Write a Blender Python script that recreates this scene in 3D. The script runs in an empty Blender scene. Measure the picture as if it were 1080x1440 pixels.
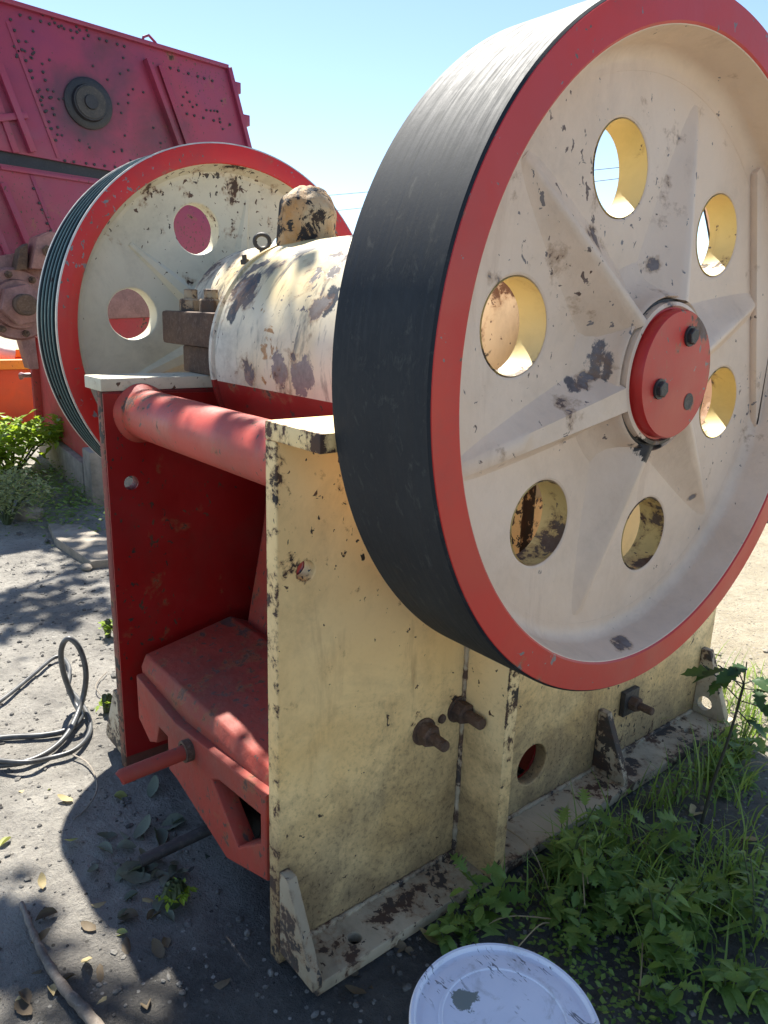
import bpy, bmesh, math, random
import numpy as np
from mathutils import Vector, Matrix, noise as mnoise
random.seed(7); rng = np.random.default_rng(7)
PI = math.pi
scene = bpy.context.scene
COL = scene.collection

# ------------------------------------------------------------------ camera
CAM_F = 1046.2; CAM_YAW = math.radians(-50.28); CAM_PITCH = math.radians(15.04); CAM_ROLL = math.radians(1.88)
CAM_P = Vector((1.2294, -0.7442, 1.4999))
def cam_axes():
    cy, sy = math.cos(CAM_YAW), math.sin(CAM_YAW); cp, sp = math.cos(CAM_PITCH), math.sin(CAM_PITCH)
    fwd = Vector((sy*cp, cy*cp, -sp)); right = Vector((cy, -sy, 0)); up = right.cross(fwd)
    cr, sr = math.cos(CAM_ROLL), math.sin(CAM_ROLL)
    return cr*right+sr*up, -sr*right+cr*up, fwd
CR, CU, CF = cam_axes()
cd = bpy.data.cameras.new('camera'); cam = bpy.data.objects.new('camera', cd); COL.objects.link(cam)
cd.sensor_fit = 'HORIZONTAL'; cd.sensor_width = 36; cd.lens = 36*CAM_F/1080; cd.clip_start = .02; cd.clip_end = 3000
cam.matrix_world = Matrix(((CR.x, CU.x, -CF.x, CAM_P.x), (CR.y, CU.y, -CF.y, CAM_P.y), (CR.z, CU.z, -CF.z, CAM_P.z), (0, 0, 0, 1)))
scene.camera = cam
def at(px, py, axis, v):
    """photo pixel -> point on the plane axis = v"""
    d = CR*((px-540)/CAM_F) - CU*((py-720)/CAM_F) + CF
    return CAM_P + d*((v-CAM_P[axis])/d[axis])

# ------------------------------------------------------------------ light
SUN = Vector((-.63, .21, 1.0)).normalized()
elev = math.asin(SUN.z)
w = bpy.data.worlds.new('World'); scene.world = w; w.use_nodes = True
wn = w.node_tree; bg = wn.nodes['Background']
sky = wn.nodes.new('ShaderNodeTexSky'); sky.sky_type = 'NISHITA'; sky.sun_disc = False
sky.sun_elevation = elev; sky.sun_rotation = math.atan2(SUN.x, SUN.y); sky.altitude = 0; sky.air_density = .85; sky.dust_density = .05; sky.ozone_density = .2
wn.links.new(sky.outputs[0], bg.inputs[0]); bg.inputs[1].default_value = .082
sl = bpy.data.lights.new('sun', 'SUN'); sl.energy = 5.0; sl.angle = math.radians(.53); sl.color = (1, .95, .86)
so = bpy.data.objects.new('sun', sl); COL.objects.link(so); so.rotation_euler = SUN.to_track_quat('Z', 'Y').to_euler(); so.location = (-6, 2, 12)
scene.view_settings.view_transform = 'Standard'; scene.view_settings.look = 'None'; scene.view_settings.gamma = 1
scene.view_settings.exposure = 1.5

# ------------------------------------------------------------------ node helpers
def s2l(c):
    return tuple((v/255/12.92 if v/255 <= .04045 else ((v/255+.055)/1.055)**2.4) for v in c)
class NT:
    def __init__(s, name):
        s.m = bpy.data.materials.new(name); s.m.use_nodes = True; s.t = s.m.node_tree; s.b = s.t.nodes['Principled BSDF']; s.out = s.t.nodes['Material Output']
        s.co = s.n('ShaderNodeTexCoord').outputs['Object']
    def n(s, k): return s.t.nodes.new(k)
    def l(s, a, b): s.t.links.new(a, b)
    def put(s, sock, v):
        if hasattr(v, 'is_linked') or hasattr(v, 'links'): s.l(v, sock)
        else:
            if sock.type == 'RGBA' and len(v) == 3: v = (*v, 1)
            sock.default_value = v
    def scaled(s, sc, rot=(0, 0, 0), vec=None):
        m = s.n('ShaderNodeMapping'); m.inputs['Scale'].default_value = sc; m.inputs['Rotation'].default_value = rot; s.l(vec or s.co, m.inputs[0]); return m.outputs[0]
    def noise(s, scale, detail=4, rough=.55, dist=0, vec=None, off=None):
        n = s.n('ShaderNodeTexNoise'); n.inputs['Scale'].default_value = scale; n.inputs['Detail'].default_value = detail; n.inputs['Roughness'].default_value = rough; n.inputs['Distortion'].default_value = dist
        v = vec or s.co
        if off is not None:
            a = s.n('ShaderNodeVectorMath'); s.l(v, a.inputs[0]); a.inputs[1].default_value = off; v = a.outputs[0]
        s.l(v, n.inputs[0]); return n.outputs[0]
    def vor(s, scale, vec=None, feature='F1', rnd=1):
        n = s.n('ShaderNodeTexVoronoi'); n.feature = feature; n.inputs['Scale'].default_value = scale; n.inputs['Randomness'].default_value = rnd; s.l(vec or s.co, n.inputs[0]); return n
    def ramp(s, v, lo, hi, a=0., b=1.):
        n = s.n('ShaderNodeMapRange'); n.inputs[1].default_value = lo; n.inputs[2].default_value = hi; n.inputs[3].default_value = a; n.inputs[4].default_value = b; s.l(v, n.inputs[0]); return n.outputs[0]
    def math(s, op, a, b=None):
        n = s.n('ShaderNodeMath'); n.operation = op; s.put(n.inputs[0], a)
        if b is not None: s.put(n.inputs[1], b)
        return n.outputs[0]
    def mix(s, f, a, b, mode='MIX'):
        n = s.n('ShaderNodeMix'); n.data_type = 'RGBA'; n.blend_type = mode; n.clamp_result = True
        s.put(n.inputs[0], f); s.put(n.inputs[6], a); s.put(n.inputs[7], b); return n.outputs[2]
    def fmix(s, f, a, b):
        n = s.n('ShaderNodeMix'); n.data_type = 'FLOAT'; s.put(n.inputs[0], f); s.put(n.inputs[2], a); s.put(n.inputs[3], b); return n.outputs[0]
    def sep(s, vec=None):
        n = s.n('ShaderNodeSeparateXYZ'); s.l(vec or s.co, n.inputs[0]); return n.outputs
    def bump(s, h, strength=.3, dist=.01, nrm=None):
        n = s.n('ShaderNodeBump'); n.inputs['Strength'].default_value = strength; n.inputs['Distance'].default_value = dist; s.l(h, n.inputs['Height'])
        if nrm: s.l(nrm, n.inputs['Normal'])
        return n.outputs[0]
    def edge(s, r=.012):
        b = s.n('ShaderNodeBevel'); b.samples = 4; b.inputs[0].default_value = r
        g = s.n('ShaderNodeNewGeometry'); d = s.n('ShaderNodeVectorMath'); d.operation = 'DOT_PRODUCT'
        s.l(b.outputs[0], d.inputs[0]); s.l(g.outputs['Normal'], d.inputs[1]); return s.ramp(d.outputs['Value'], .99, .80)
    def fin(s, col=None, rough=None, normal=None, metal=None, spec=None, coat=None):
        for k, v in (('Base Color', col), ('Roughness', rough), ('Normal', normal), ('Metallic', metal), ('Specular IOR Level', spec), ('Coat Weight', coat)):
            if v is not None: s.put(s.b.inputs[k], v)
        return s.m

RUST = (.10, .045, .022); DARK = (.030, .024, .020); PRIMER = (.17, .15, .15)
def paint(name, col, var=None, rough=.45, chips=.5, chip_scale=9, gate=1.3, under=DARK, specks=.5, dirt=.4, dirt_col=(.07, .055, .035), rust=.25, edge=.6, streak=None, local=None, mud=0, soot=None, cast=0, patches=(), seed=0, coat=0.):
    """weathered paint: fading, dirt film, rust stains, chips and specks down to metal, worn edges"""
    m = NT(name); o = (seed*3.1, seed*1.7, seed*2.3)
    big = m.noise(1.7, 3, .5, .3, off=o); mid = m.noise(6, 5, .6, .4, off=o); fine = m.noise(55, 4, .7, off=o)
    var = var or tuple(v*.72 for v in col)
    c = m.mix(m.ramp(big, .35, .7), col, var)
    c = m.mix(m.ramp(mid, .45, .75, 0, .35), c, tuple(min(1, v*1.18) for v in col))
    d = m.math('MULTIPLY', m.ramp(m.noise(3.1, 8, .72, .5, off=(o[0]+5, o[1], o[2])), .48, .78), m.ramp(fine, .3, .7, .4, 1))
    c = m.mix(m.math('MULTIPLY', d, dirt), c, dirt_col)
    if rust > 0:
        rz = m.noise(5, 6, .7, .6, vec=m.scaled((1, 1, .22)), off=(o[0], o[1]+9, o[2]))
        c = m.mix(m.math('MULTIPLY', m.ramp(rz, .58, .75), rust), c, (.22, .09, .03))
    if soot:     # oily smears round bearings
        sm = m.math('ADD', soot(m), m.math('MULTIPLY', m.math('SUBTRACT', m.noise(3.2, 6, .7, .5), .5), .9)); c = m.mix(m.ramp(sm, .25, .75, 0, .8), c, (.035, .03, .04))
    if mud:      # dried splashes thrown up from the yard
        mz = m.math('ADD', m.ramp(m.sep()[2], .0, .80, .46, -.08), m.math('MULTIPLY', m.math('SUBTRACT', m.noise(4.5, 8, .75, .4, off=(1, 2, 3)), .5), .9))
        c = m.mix(m.math('MULTIPLY', m.ramp(mz, .12, .42), .92*mud), c, (.15, .105, .064)); c = m.mix(m.math('MULTIPLY', m.ramp(m.noise(70, 6, .8), .5, .66), m.ramp(mz, .0, .40, .04, .85)), c, (.06, .04, .024))
    if streak:   # (colour, amount, scale vector)
        st = m.noise(7, 6, .65, .4, vec=m.scaled(streak[2]), off=(o[0]+3, o[1], o[2]+4))
        c = m.mix(m.math('MULTIPLY', m.ramp(st, .54, .66), streak[1]), c, streak[0])
    for pts, pc, psc in patches:      # larger bare or stained places where the photograph has them
        pm = m.math('ADD', m.noise(psc, 8, .66, .5, off=(o[0], o[1]+21, o[2])), spots(m, pts)); c = m.mix(m.ramp(pm, .70, .735), c, m.mix(m.ramp(fine, .35, .7), pc, tuple(v*.6 for v in pc)))
    ch = m.noise(chip_scale, 9, .68, .25, off=(o[0]+11, o[1], o[2]))
    gt = m.noise(gate, 2, .5, 0, off=(o[0], o[1]+7, o[2]))
    base = m.math('ADD', ch, m.math('MULTIPLY', m.math('SUBTRACT', gt, .5), .55))
    if local: base = m.math('ADD', base, local(m))
    if edge > 0: base = m.math('ADD', base, m.math('MULTIPLY', m.edge(), .2*edge))
    th = .735-.15*chips
    chip = m.ramp(base, th, th+.022); halo = m.ramp(base, th-.06, th+.008)
    sn = m.noise(48, 3, .55, .5, vec=m.scaled((1, 1, .8)), off=(o[0], o[1], o[2]+17))
    spk = m.ramp(m.math('ADD', sn, m.math('MULTIPLY', m.math('SUBTRACT', gt, .5), .45)), .705-.075*specks, .72-.075*specks)
    und = m.mix(m.ramp(mid, .42, .6), under, RUST); und = m.mix(m.ramp(fine, .35, .75, 0, .5), und, tuple(x*1.8 for x in under))
    c = m.mix(m.math('MULTIPLY', halo, .55), c, (.24, .115, .045))
    c = m.mix(m.math('MAXIMUM', chip, spk), c, und)
    h = m.math('ADD', m.math('MULTIPLY', chip, -1.0), m.math('MULTIPLY', fine, .12)); h = m.math('ADD', h, m.math('MULTIPLY', mid, .35))
    rg = m.fmix(chip, m.ramp(mid, .3, .7, rough-.08, rough+.14), .8)
    nb = m.bump(h, .35, .004)
    if cast: nb = m.bump(m.math('ADD', m.noise(26, 5, .6, off=o), m.math('MULTIPLY', m.noise(9, 3, .5, off=o), 1.5)), .5*cast, .006, nb)     # sand-cast skin
    return m.fin(c, rg, nb, coat=coat)
def off_vec(m, o):
    a = m.n('ShaderNodeVectorMath'); m.l(m.co, a.inputs[0]); a.inputs[1].default_value = o; return a.outputs[0]
def spots(m, pts):
    """knocks and rubbed places of the photograph: (point, radius, strength)"""
    acc = None
    for p, r, k in pts:
        v = m.n('ShaderNodeVectorMath'); v.operation = 'DISTANCE'; m.l(m.co, v.inputs[0]); v.inputs[1].default_value = p
        q = m.ramp(v.outputs['Value'], r*.3, r, k, 0); acc = q if acc is None else m.math('MAXIMUM', acc, q)
    return acc
def hubwear(m):
    W = lambda px, py, x=.325: at(px, py, 0, x)
    return spots(m, [(W(848, 518), .085, .34), (W(872, 478), .07, .30), (W(815, 540), .05, .28), (W(882, 425), .06, .26), (W(833, 437), .035, .28), (W(785, 590), .09, .17), (W(888, 560, .36), .07, .28), (W(905, 622, .37), .08, .25), (W(935, 640, .37), .06, .24), (W(1062, 708, .37), .03, .40), (W(700, 395), .04, .2), (W(915, 375), .03, .28), (W(972, 698), .025, .28), (W(690, 635), .06, .12), (W(930, 425, .37), .06, .16), (W(990, 150), .05, .15), (W(820, 340), .05, .15), (W(860, 770), .05, .14), (W(870, 905, .37), .06, .2), (W(950, 880, .37), .05, .18)])
def holewear(m): return m.ramp(m.sep()[2], 1.0, 1.5, .10, 0)
def rimwear(m):
    x, y, z = m.sep(); r = m.math('SQRT', m.math('ADD', m.math('POWER', m.math('SUBTRACT', y, .696), 2.0), m.math('POWER', m.math('SUBTRACT', z, 1.394), 2.0)))
    return m.math('MAXIMUM', m.ramp(r, .670, .684, 0, .10), m.ramp(r, .622, .612, 0, .08))
def platewear(m):
    x, y, z = m.sep(); e = m.math('MAXIMUM', m.ramp(y, .0035, .008, .17, 0), m.ramp(x, .146, .149, 0, .16))
    e = m.math('MAXIMUM', e, m.ramp(y, .008, .05, .09, 0))
    P = lambda px, py: at(px, py, 0, 0.0)
    s = spots(m, [(P(428, 803), .05, .20), (P(405, 800), .05, .2), (P(394, 660), .05, .16), (P(394, 760), .05, .16), (P(410, 1000), .04, .22), (P(470, 935), .10, .10), (P(495, 815), .05, .08), (P(590, 1010), .05, .18), (P(640, 990), .06, .18), (P(615, 1015), .03, .2), (P(722, 950), .05, .2), (P(560, 900), .06, .10), (P(430, 1100), .06, .08), (P(652, 1150), .05, .12)])
    return m.math('ADD', m.math('MAXIMUM', e, s), m.ramp(z, 0, .30, .05, 0))
def headwear(m):
    P = lambda px, py: at(px, py, 1, .34)
    return spots(m, [(P(350, 418), .07, .20), (P(330, 450), .05, .16), (P(462, 430), .06, .2), (P(372, 520), .10, .26), (P(425, 525), .10, .26), (P(345, 410), .10, .2), (P(300, 480), .05, .24), (P(305, 540), .06, .22), (P(360, 375), .12, .06), (P(415, 375), .08, .1)])

M = {}
CREAM = s2l((222, 205, 168)); CREAMW = s2l((226, 214, 200)); YEL = s2l((226, 200, 140))
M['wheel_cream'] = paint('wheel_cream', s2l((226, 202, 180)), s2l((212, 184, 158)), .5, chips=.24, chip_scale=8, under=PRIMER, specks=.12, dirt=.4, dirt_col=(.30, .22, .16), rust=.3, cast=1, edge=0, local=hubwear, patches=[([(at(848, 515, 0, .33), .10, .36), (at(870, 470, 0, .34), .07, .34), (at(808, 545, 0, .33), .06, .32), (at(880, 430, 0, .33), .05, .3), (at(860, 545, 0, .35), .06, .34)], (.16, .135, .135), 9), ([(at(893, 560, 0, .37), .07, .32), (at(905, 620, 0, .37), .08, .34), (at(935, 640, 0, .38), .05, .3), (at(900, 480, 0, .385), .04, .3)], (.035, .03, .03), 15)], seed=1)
M['plate_cream'] = paint('plate_cream', s2l((242, 213, 158)), s2l((238, 196, 126)), .5, chips=.24, chip_scale=24, specks=.5, dirt=.6, dirt_col=(.22, .13, .065), rust=.6, edge=.35, local=platewear, mud=.8, seed=2)
M['far_skin'] = paint('far_skin', s2l((120, 20, 20)), s2l((96, 18, 18)), .55, chips=.45, chip_scale=20, specks=.4, dirt=.6, rust=.3, edge=0, local=platewear, mud=.4, seed=17)
M['far_cream'] = paint('far_cream', s2l((206, 200, 178)), s2l((188, 180, 154)), .5, chips=.36, chip_scale=12, specks=.35, dirt=.5, rust=.2, edge=0, seed=3)
M['head_cream'] = paint('head_cream', s2l((206, 203, 190)), s2l((214, 188, 130)), .45, chips=.92, chip_scale=9, gate=2.6, under=(.12, .105, .10), specks=.8, dirt=.8, rust=.95, edge=0, streak=((.045, .045, .05), .92, (2.2, 1, .6)), local=headwear, patches=[([(at(352, 412, 1, .36), .10, .34), (at(335, 440, 1, .33), .07, .3), (at(463, 425, 1, .33), .06, .34), (at(370, 372, 1, .42), .10, .22), (at(440, 350, 1, .48), .08, .3)], (.05, .05, .05), 10), ([(at(378, 470, 1, .29), .07, .25), (at(379, 495, 1, .29), .07, .27), (at(380, 520, 1, .29), .07, .27), (at(372, 445, 1, .3), .06, .22)], (.40, .20, .06), 13), ([(at(395, 520, 1, .29), .07, .34), (at(428, 530, 1, .29), .08, .36), (at(350, 530, 1, .29), .05, .3)], (.24, .19, .18), 11)], seed=4)
M['foot_cream'] = paint('foot_cream', s2l((190, 176, 150)), s2l((136, 120, 96)), .7, chips=1.2, chip_scale=15, gate=4, under=(.05, .042, .036), specks=.9, dirt=1, rust=.3, edge=.5, seed=5)
M['red'] = paint('red_rim', s2l((200, 30, 20)), s2l((176, 34, 30)), .42, local=rimwear, chips=.22, chip_scale=10, under=PRIMER, specks=.5, dirt=.5, dirt_col=(.12, .05, .05), rust=.0, edge=0, seed=6, coat=.08)
M['red_plate'] = paint('red_plate', s2l((146, 18, 16)), s2l((124, 16, 18)), .42, chips=.25, specks=.4, dirt=.5, rust=.05, edge=0, seed=7)
M['red_tube'] = paint('red_tube', s2l((186, 70, 56)), s2l((160, 66, 54)), .5, chips=.55, chip_scale=12, under=(.10, .06, .05), specks=.6, dirt=.7, dirt_col=(.17, .10, .075), rust=.3, cast=.5, edge=0, seed=8)
M['red_jaw'] = paint('red_jaw', s2l((168, 62, 46)), s2l((126, 52, 40)), .7, chips=.55, chip_scale=10, under=(.09, .05, .04), specks=.5, dirt=.95, dirt_col=(.16, .095, .07), rust=.3, cast=1.2, edge=0, seed=9)
M['pink'] = paint('pink_paint', s2l((148, 50, 76)), s2l((136, 50, 84)), .4, soot=lambda m: spots(m, [(at(122, 150, 0, -6.0), .55, .75), (at(150, 90, 0, -6.0), .5, .5), (at(225, 190, 0, -6.0), .5, .55)]), chips=.1, chip_scale=5, gate=.7, specks=.25, dirt=.35, dirt_col=(.06, .035, .06), rust=.03, edge=0, seed=10)
M['support_red'] = paint('support_red', s2l((176, 52, 50)), s2l((150, 52, 50)), .55, chips=.3, specks=.3, dirt=.4, rust=.1, edge=0, seed=11)
M['orange'] = paint('orange_paint', s2l((216, 84, 30)), s2l((196, 70, 30)), .5, chips=.3, chip_scale=5, specks=.3, dirt=.3, rust=.15, edge=0, seed=12)
M['orange_rim'] = paint('orange_rim', s2l((236, 150, 40)), s2l((225, 130, 40)), .5, chips=.25, specks=.3, dirt=.2, rust=.1, edge=0, seed=13)
def steel(name, col, rough, metal, rustm=.0, brushed=(1, 1, 1), bs=.15, seed=0):
    m = NT(name); o = (seed, seed*2, 0)
    n = m.noise(4, 6, .65, .3, off=o); f = m.noise(40, 5, .7, vec=m.scaled(brushed)); g = m.noise(180, 2, .6)
    c = m.mix(m.ramp(n, .3, .7), col, tuple(v*1.6 for v in col)); c = m.mix(m.ramp(f, .45, .7, 0, .4), c, tuple(v*2.2 for v in col))
    v = m.vor(14); r = m.sep(v.outputs['Color'])[0]
    sp = m.math('MULTIPLY', m.ramp(v.outputs['Distance'], .16, .1), m.ramp(r, .8, .82)); c = m.mix(sp, c, (.02, .015, .012))
    if rustm: c = m.mix(m.math('MULTIPLY', m.ramp(n, .5, .68), rustm), c, RUST)
    h = m.math('ADD', m.math('MULTIPLY', f, .6), m.math('MULTIPLY', g, .3))
    return m.fin(c, m.ramp(f, .3, .7, rough-.1, rough+.14), m.bump(h, bs, .003), metal, .28)
M['drum'] = steel('worn_drum_steel', (.013, .016, .021), .68, .10, .0, (.6, 2.2, 2.2), .05, 2)
m = NT('turned_drum_steel'); x, y, z = m.sep()   # circumferential turning marks, scuffs and dull patches
th_ = m.n('ShaderNodeMath'); th_.operation = 'ARCTAN2'; m.l(m.math('SUBTRACT', z, 1.394), th_.inputs[0]); m.l(m.math('SUBTRACT', y, .696), th_.inputs[1])
cv_ = m.n('ShaderNodeCombineXYZ'); m.l(m.math('MULTIPLY', x, 130.0), cv_.inputs[0]); m.l(m.math('MULTIPLY', th_.outputs[0], 2.2), cv_.inputs[1]); ln_ = m.noise(1.0, 6, .7, 0, vec=cv_.outputs[0])
cw_ = m.n('ShaderNodeCombineXYZ'); m.l(m.math('MULTIPLY', x, 40.0), cw_.inputs[0]); m.l(m.math('MULTIPLY', th_.outputs[0], 14.0), cw_.inputs[1]); sc_ = m.noise(1.0, 8, .75, .4, vec=cw_.outputs[0])
big = m.noise(3, 5, .6, .4); fn = m.noise(90, 5, .75)
c = m.mix(m.ramp(big, .35, .7), (.010, .013, .018), (.022, .026, .030)); c = m.mix(m.ramp(ln_, .45, .75, 0, .35), c, (.055, .06, .06)); c = m.mix(m.ramp(sc_, .55, .70, 0, .75), c, (.075, .075, .068)); c = m.mix(m.ramp(sc_, .34, .27, 0, .7), c, (.008, .007, .007)); c = m.mix(m.ramp(fn, .62, .74, 0, .5), c, (.06, .045, .035))
M['drum'] = m.fin(c, m.ramp(m.math('ADD', ln_, m.math('MULTIPLY', sc_, .6)), .6, 1.0, .55, .82), m.bump(m.math('ADD', m.math('MULTIPLY', ln_, .5), m.math('MULTIPLY', fn, .5)), .12, .003), .12, .3)
M['groove'] = steel('pulley_groove_steel', (.007, .012, .015), .4, .4, .0, (1, 1, 1), .1, 3)
M['crest'] = steel('groove_crest_highlight', (.05, .085, .085), .4, .5, .0, (1, 1, 1), .1, 5)  # teal highlight along the groove crests, put into the colour
M['rim_bare'] = steel('bright_rim_edge', (.42, .40, .36), .45, .6, .3, (1, 1, 1), .2, 4)
def rusty(name, a=(.13, .075, .045), b=(.06, .035, .025), c3=(.22, .16, .12), rough=.85, seed=0, bs=.6):
    m = NT(name); o = (seed, 0, seed)
    n = m.noise(9, 8, .7, .5, off=o); f = m.noise(60, 6, .75, off=o)
    c = m.mix(m.ramp(n, .35, .65), a, b); c = m.mix(m.ramp(f, .5, .75, 0, .7), c, c3)
    return m.fin(c, rough, m.bump(m.math('ADD', n, m.math('MULTIPLY', f, .5)), bs, .006))
M['rust'] = rusty('rusty_iron'); M['rust_light'] = rusty('pale_rust_casting', (.30, .14, .12), (.17, .075, .065), (.38, .22, .19), .45, 3, .12)
M['bolt'] = rusty('dark_bolt_iron', (.05, .045, .042), (.025, .024, .024), (.12, .10, .09), .55, 5)
m = NT('flaky_lug'); n = m.noise(15, 9, .72, .6); n2 = m.noise(6, 4, .6)
c = m.mix(m.ramp(n2, .4, .6), (.50, .42, .28), (.46, .25, .09)); c = m.mix(m.ramp(n, .455, .475), (.022, .019, .018), c); c = m.mix(m.ramp(m.noise(40, 6, .7), .55, .7, 0, .6), c, (.10, .06, .035))
M['lug'] = m.fin(c, .75, m.bump(m.math('ADD', n, m.noise(40, 6, .7)), .8, .01))
M['hole_yellow'] = paint('hole_yellow', s2l((220, 202, 142)), s2l((204, 180, 116)), .5, chips=.8, chip_scale=14, gate=5, under=(.12, .10, .085), specks=.6, dirt=.4, rust=.4, edge=0, local=holewear, seed=15)
M['black_beam'] = rusty('black_beam', (.02, .022, .03), (.012, .013, .018), (.05, .05, .055), .5, 6)
m = NT('concrete'); n = m.noise(7, 8, .7); f = m.noise(70, 4, .7)
M['concrete'] = m.fin(m.mix(m.ramp(n, .3, .7), (.36, .31, .25), (.16, .14, .11)), .9, m.bump(m.math('ADD', n, m.math('MULTIPLY', f, .4)), .6, .01))

# ------------------------------------------------------------------ mesh helpers
def link(name, me, parent=None, mats=(), smooth=35):
    o = bpy.data.objects.new(name, me); COL.objects.link(o)
    for mt in mats: me.materials.append(M[mt] if isinstance(mt, str) else mt)
    if parent is not None: o.parent = parent
    if smooth is not None and len(me.polygons):
        me.polygons.foreach_set('use_smooth', [True]*len(me.polygons)); me.set_sharp_from_angle(angle=math.radians(smooth))
    return o
def raw(name, vs, fs, parent=None, mat=(), smooth=35):
    me = bpy.data.meshes.new(name); me.from_pydata([tuple(v) for v in vs], [], fs); me.update()
    return link(name, me, parent, (mat,) if isinstance(mat, str) else mat, smooth)
def from_bm(name, bm, parent=None, mat=(), smooth=35):
    bmesh.ops.recalc_face_normals(bm, faces=bm.faces); me = bpy.data.meshes.new(name); bm.to_mesh(me); bm.free()
    return link(name, me, parent, (mat,) if isinstance(mat, str) else mat, smooth)
def thing(name, label, cat, loc=(0, 0, 0), group=None):
    o = bpy.data.objects.new(name, None); COL.objects.link(o); o.location = loc; o.empty_display_size = .1
    return tag(o, label, cat, group)
def tag(o, label, cat, group=None):
    o['label'] = label; o['category'] = cat
    if group: o['group'] = group
    return o
def bm_box(bm, lo, hi, bev=.003, segs=1, rot=None):
    r = bmesh.ops.create_cube(bm, size=1); vs = r['verts']
    c = [(a+b)/2 for a, b in zip(lo, hi)]; s = [b-a for a, b in zip(lo, hi)]
    for v in vs: v.co = Vector((v.co.x*s[0], v.co.y*s[1], v.co.z*s[2]))
    if bev:
        es = list({e for v in vs for e in v.link_edges}); r2 = bmesh.ops.bevel(bm, geom=es, offset=bev, segments=segs, affect='EDGES', profile=.6)
        vs = list(set(r2['verts']) | {v for v in vs if v.is_valid})
    for v in vs: v.co = (rot @ v.co if rot else v.co) + Vector(c)
    return vs
def box(name, lo, hi, parent, mat, bev=.003, rot=None):
    bm = bmesh.new(); bm_box(bm, lo, hi, bev, 2, rot); return from_bm(name, bm, parent, mat)
def bm_prism(bm, poly, axis, a, b, bev=0):
    """polygon in the two other axes (cyclic order) pushed from a to b along axis"""
    def P(u, v, w): return {0: (w, u, v), 1: (u, w, v), 2: (u, v, w)}[axis]
    v0 = [bm.verts.new(P(u, v, a)) for u, v in poly]; v1 = [bm.verts.new(P(u, v, b)) for u, v in poly]; n = len(poly)
    f = [bm.faces.new(v0), bm.faces.new(v1[::-1])]+[bm.faces.new((v0[i], v1[i], v1[(i+1) % n], v0[(i+1) % n])) for i in range(n)]
    if bev: bmesh.ops.bevel(bm, geom=list({e for q in f for e in q.edges}), offset=bev, segments=2, affect='EDGES', profile=.6)
def prism(name, poly, axis, a, b, parent, mat, bev=.003):
    bm = bmesh.new(); bm_prism(bm, poly, axis, a, b, bev); return from_bm(name, bm, parent, mat)
def ring_pts(cx, cy, r, n=40, wob=0):
    return [(cx+r*(1+wob*math.sin(3*t+cx*9)+wob*.6*math.sin(7*t))*math.cos(t), cy+r*(1+wob*math.cos(4*t+cy))*math.sin(t)) for t in (2*PI*i/n for i in range(n))]
def cut_plate(name, outline, holes, axis, a, b, parent, mat, bev=.004):
    """plate with real holes: a filled 2-D curve, extruded and bevelled, turned into a mesh"""
    def area(p): return sum(p[i][0]*p[(i+1) % len(p)][1]-p[(i+1) % len(p)][0]*p[i][1] for i in range(len(p)))
    cu = bpy.data.curves.new(name, 'CURVE'); cu.dimensions = '2D'; cu.fill_mode = 'BOTH'
    for i, lp in enumerate([outline]+holes):
        lp = list(lp)
        if (area(lp) > 0) != (i == 0): lp.reverse()
        sp = cu.splines.new('POLY'); sp.points.add(len(lp)-1); sp.use_cyclic_u = True
        for q, (x, y) in zip(sp.points, lp): q.co = (x, y, 0, 1)
    cu.extrude = abs(b-a)/2-bev; cu.bevel_depth = bev; cu.bevel_resolution = 1; cu.offset = -bev
    o = bpy.data.objects.new(name, cu); COL.objects.link(o); dg = bpy.context.evaluated_depsgraph_get()
    me = bpy.data.meshes.new_from_object(o.evaluated_get(dg)); bpy.data.objects.remove(o); bpy.data.curves.remove(cu); me.name = name; me.materials.clear()
    mid = (a+b)/2
    for v in me.vertices:
        x, y, z = v.co; v.co = {0: (z+mid, x, y), 1: (x, mid-z, y), 2: (x, y, z+mid)}[axis]
    return link(name, me, parent, (mat,) if isinstance(mat, str) else mat, 30)
def lathe(name, prof, yc, zc, parent, mat, seg=96, closed=False, smooth=35, axis=0, wob=0):
    """profile [(along, radius)] spun about an axis parallel to X (axis 0) / Y / Z through (yc, zc)"""
    vs, fs = [], []; n = len(prof)
    for i in range(seg):
        t = 2*PI*i/seg; c, s = math.cos(t), math.sin(t)
        for x, r in prof:
            r2 = r*(1+wob*math.sin(5*t+x*40)) if wob else r
            vs.append({0: (x, yc+r2*c, zc+r2*s), 1: (yc+r2*c, x, zc+r2*s), 2: (yc+r2*c, zc+r2*s, x)}[axis])
    for i in range(seg):
        j = (i+1) % seg
        for k in range(n if closed else n-1): k2 = (k+1) % n; fs.append((i*n+k, i*n+k2, j*n+k2, j*n+k))
    bm = bmesh.new(); bv = [bm.verts.new(v) for v in vs]
    for f in fs: bm.faces.new([bv[q] for q in f])
    bmesh.ops.remove_doubles(bm, verts=bm.verts, dist=1e-5)
    return from_bm(name, bm, parent, mat, smooth)
def bm_tube(bm, pts, rad, seg=10, cap=True):
    pts = [Vector(p) for p in pts]; rs = rad if hasattr(rad, '__len__') else [rad]*len(pts)
    prev = None; rings = []
    for i, p in enumerate(pts):
        t = (pts[min(i+1, len(pts)-1)]-pts[max(i-1, 0)]).normalized()
        if prev is None: u = t.orthogonal().normalized()
        else: u = (prev-t*prev.dot(t)).normalized()
        prev = u; v = t.cross(u)
        rings.append([bm.verts.new(p+(u*math.cos(2*PI*k/seg)+v*math.sin(2*PI*k/seg))*rs[i]) for k in range(seg)])
    for a, b in zip(rings, rings[1:]):
        for k in range(seg): bm.faces.new((a[k], a[(k+1) % seg], b[(k+1) % seg], b[k]))
    if cap:
        bm.faces.new(rings[0][::-1]); bm.faces.new(rings[-1])
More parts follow.
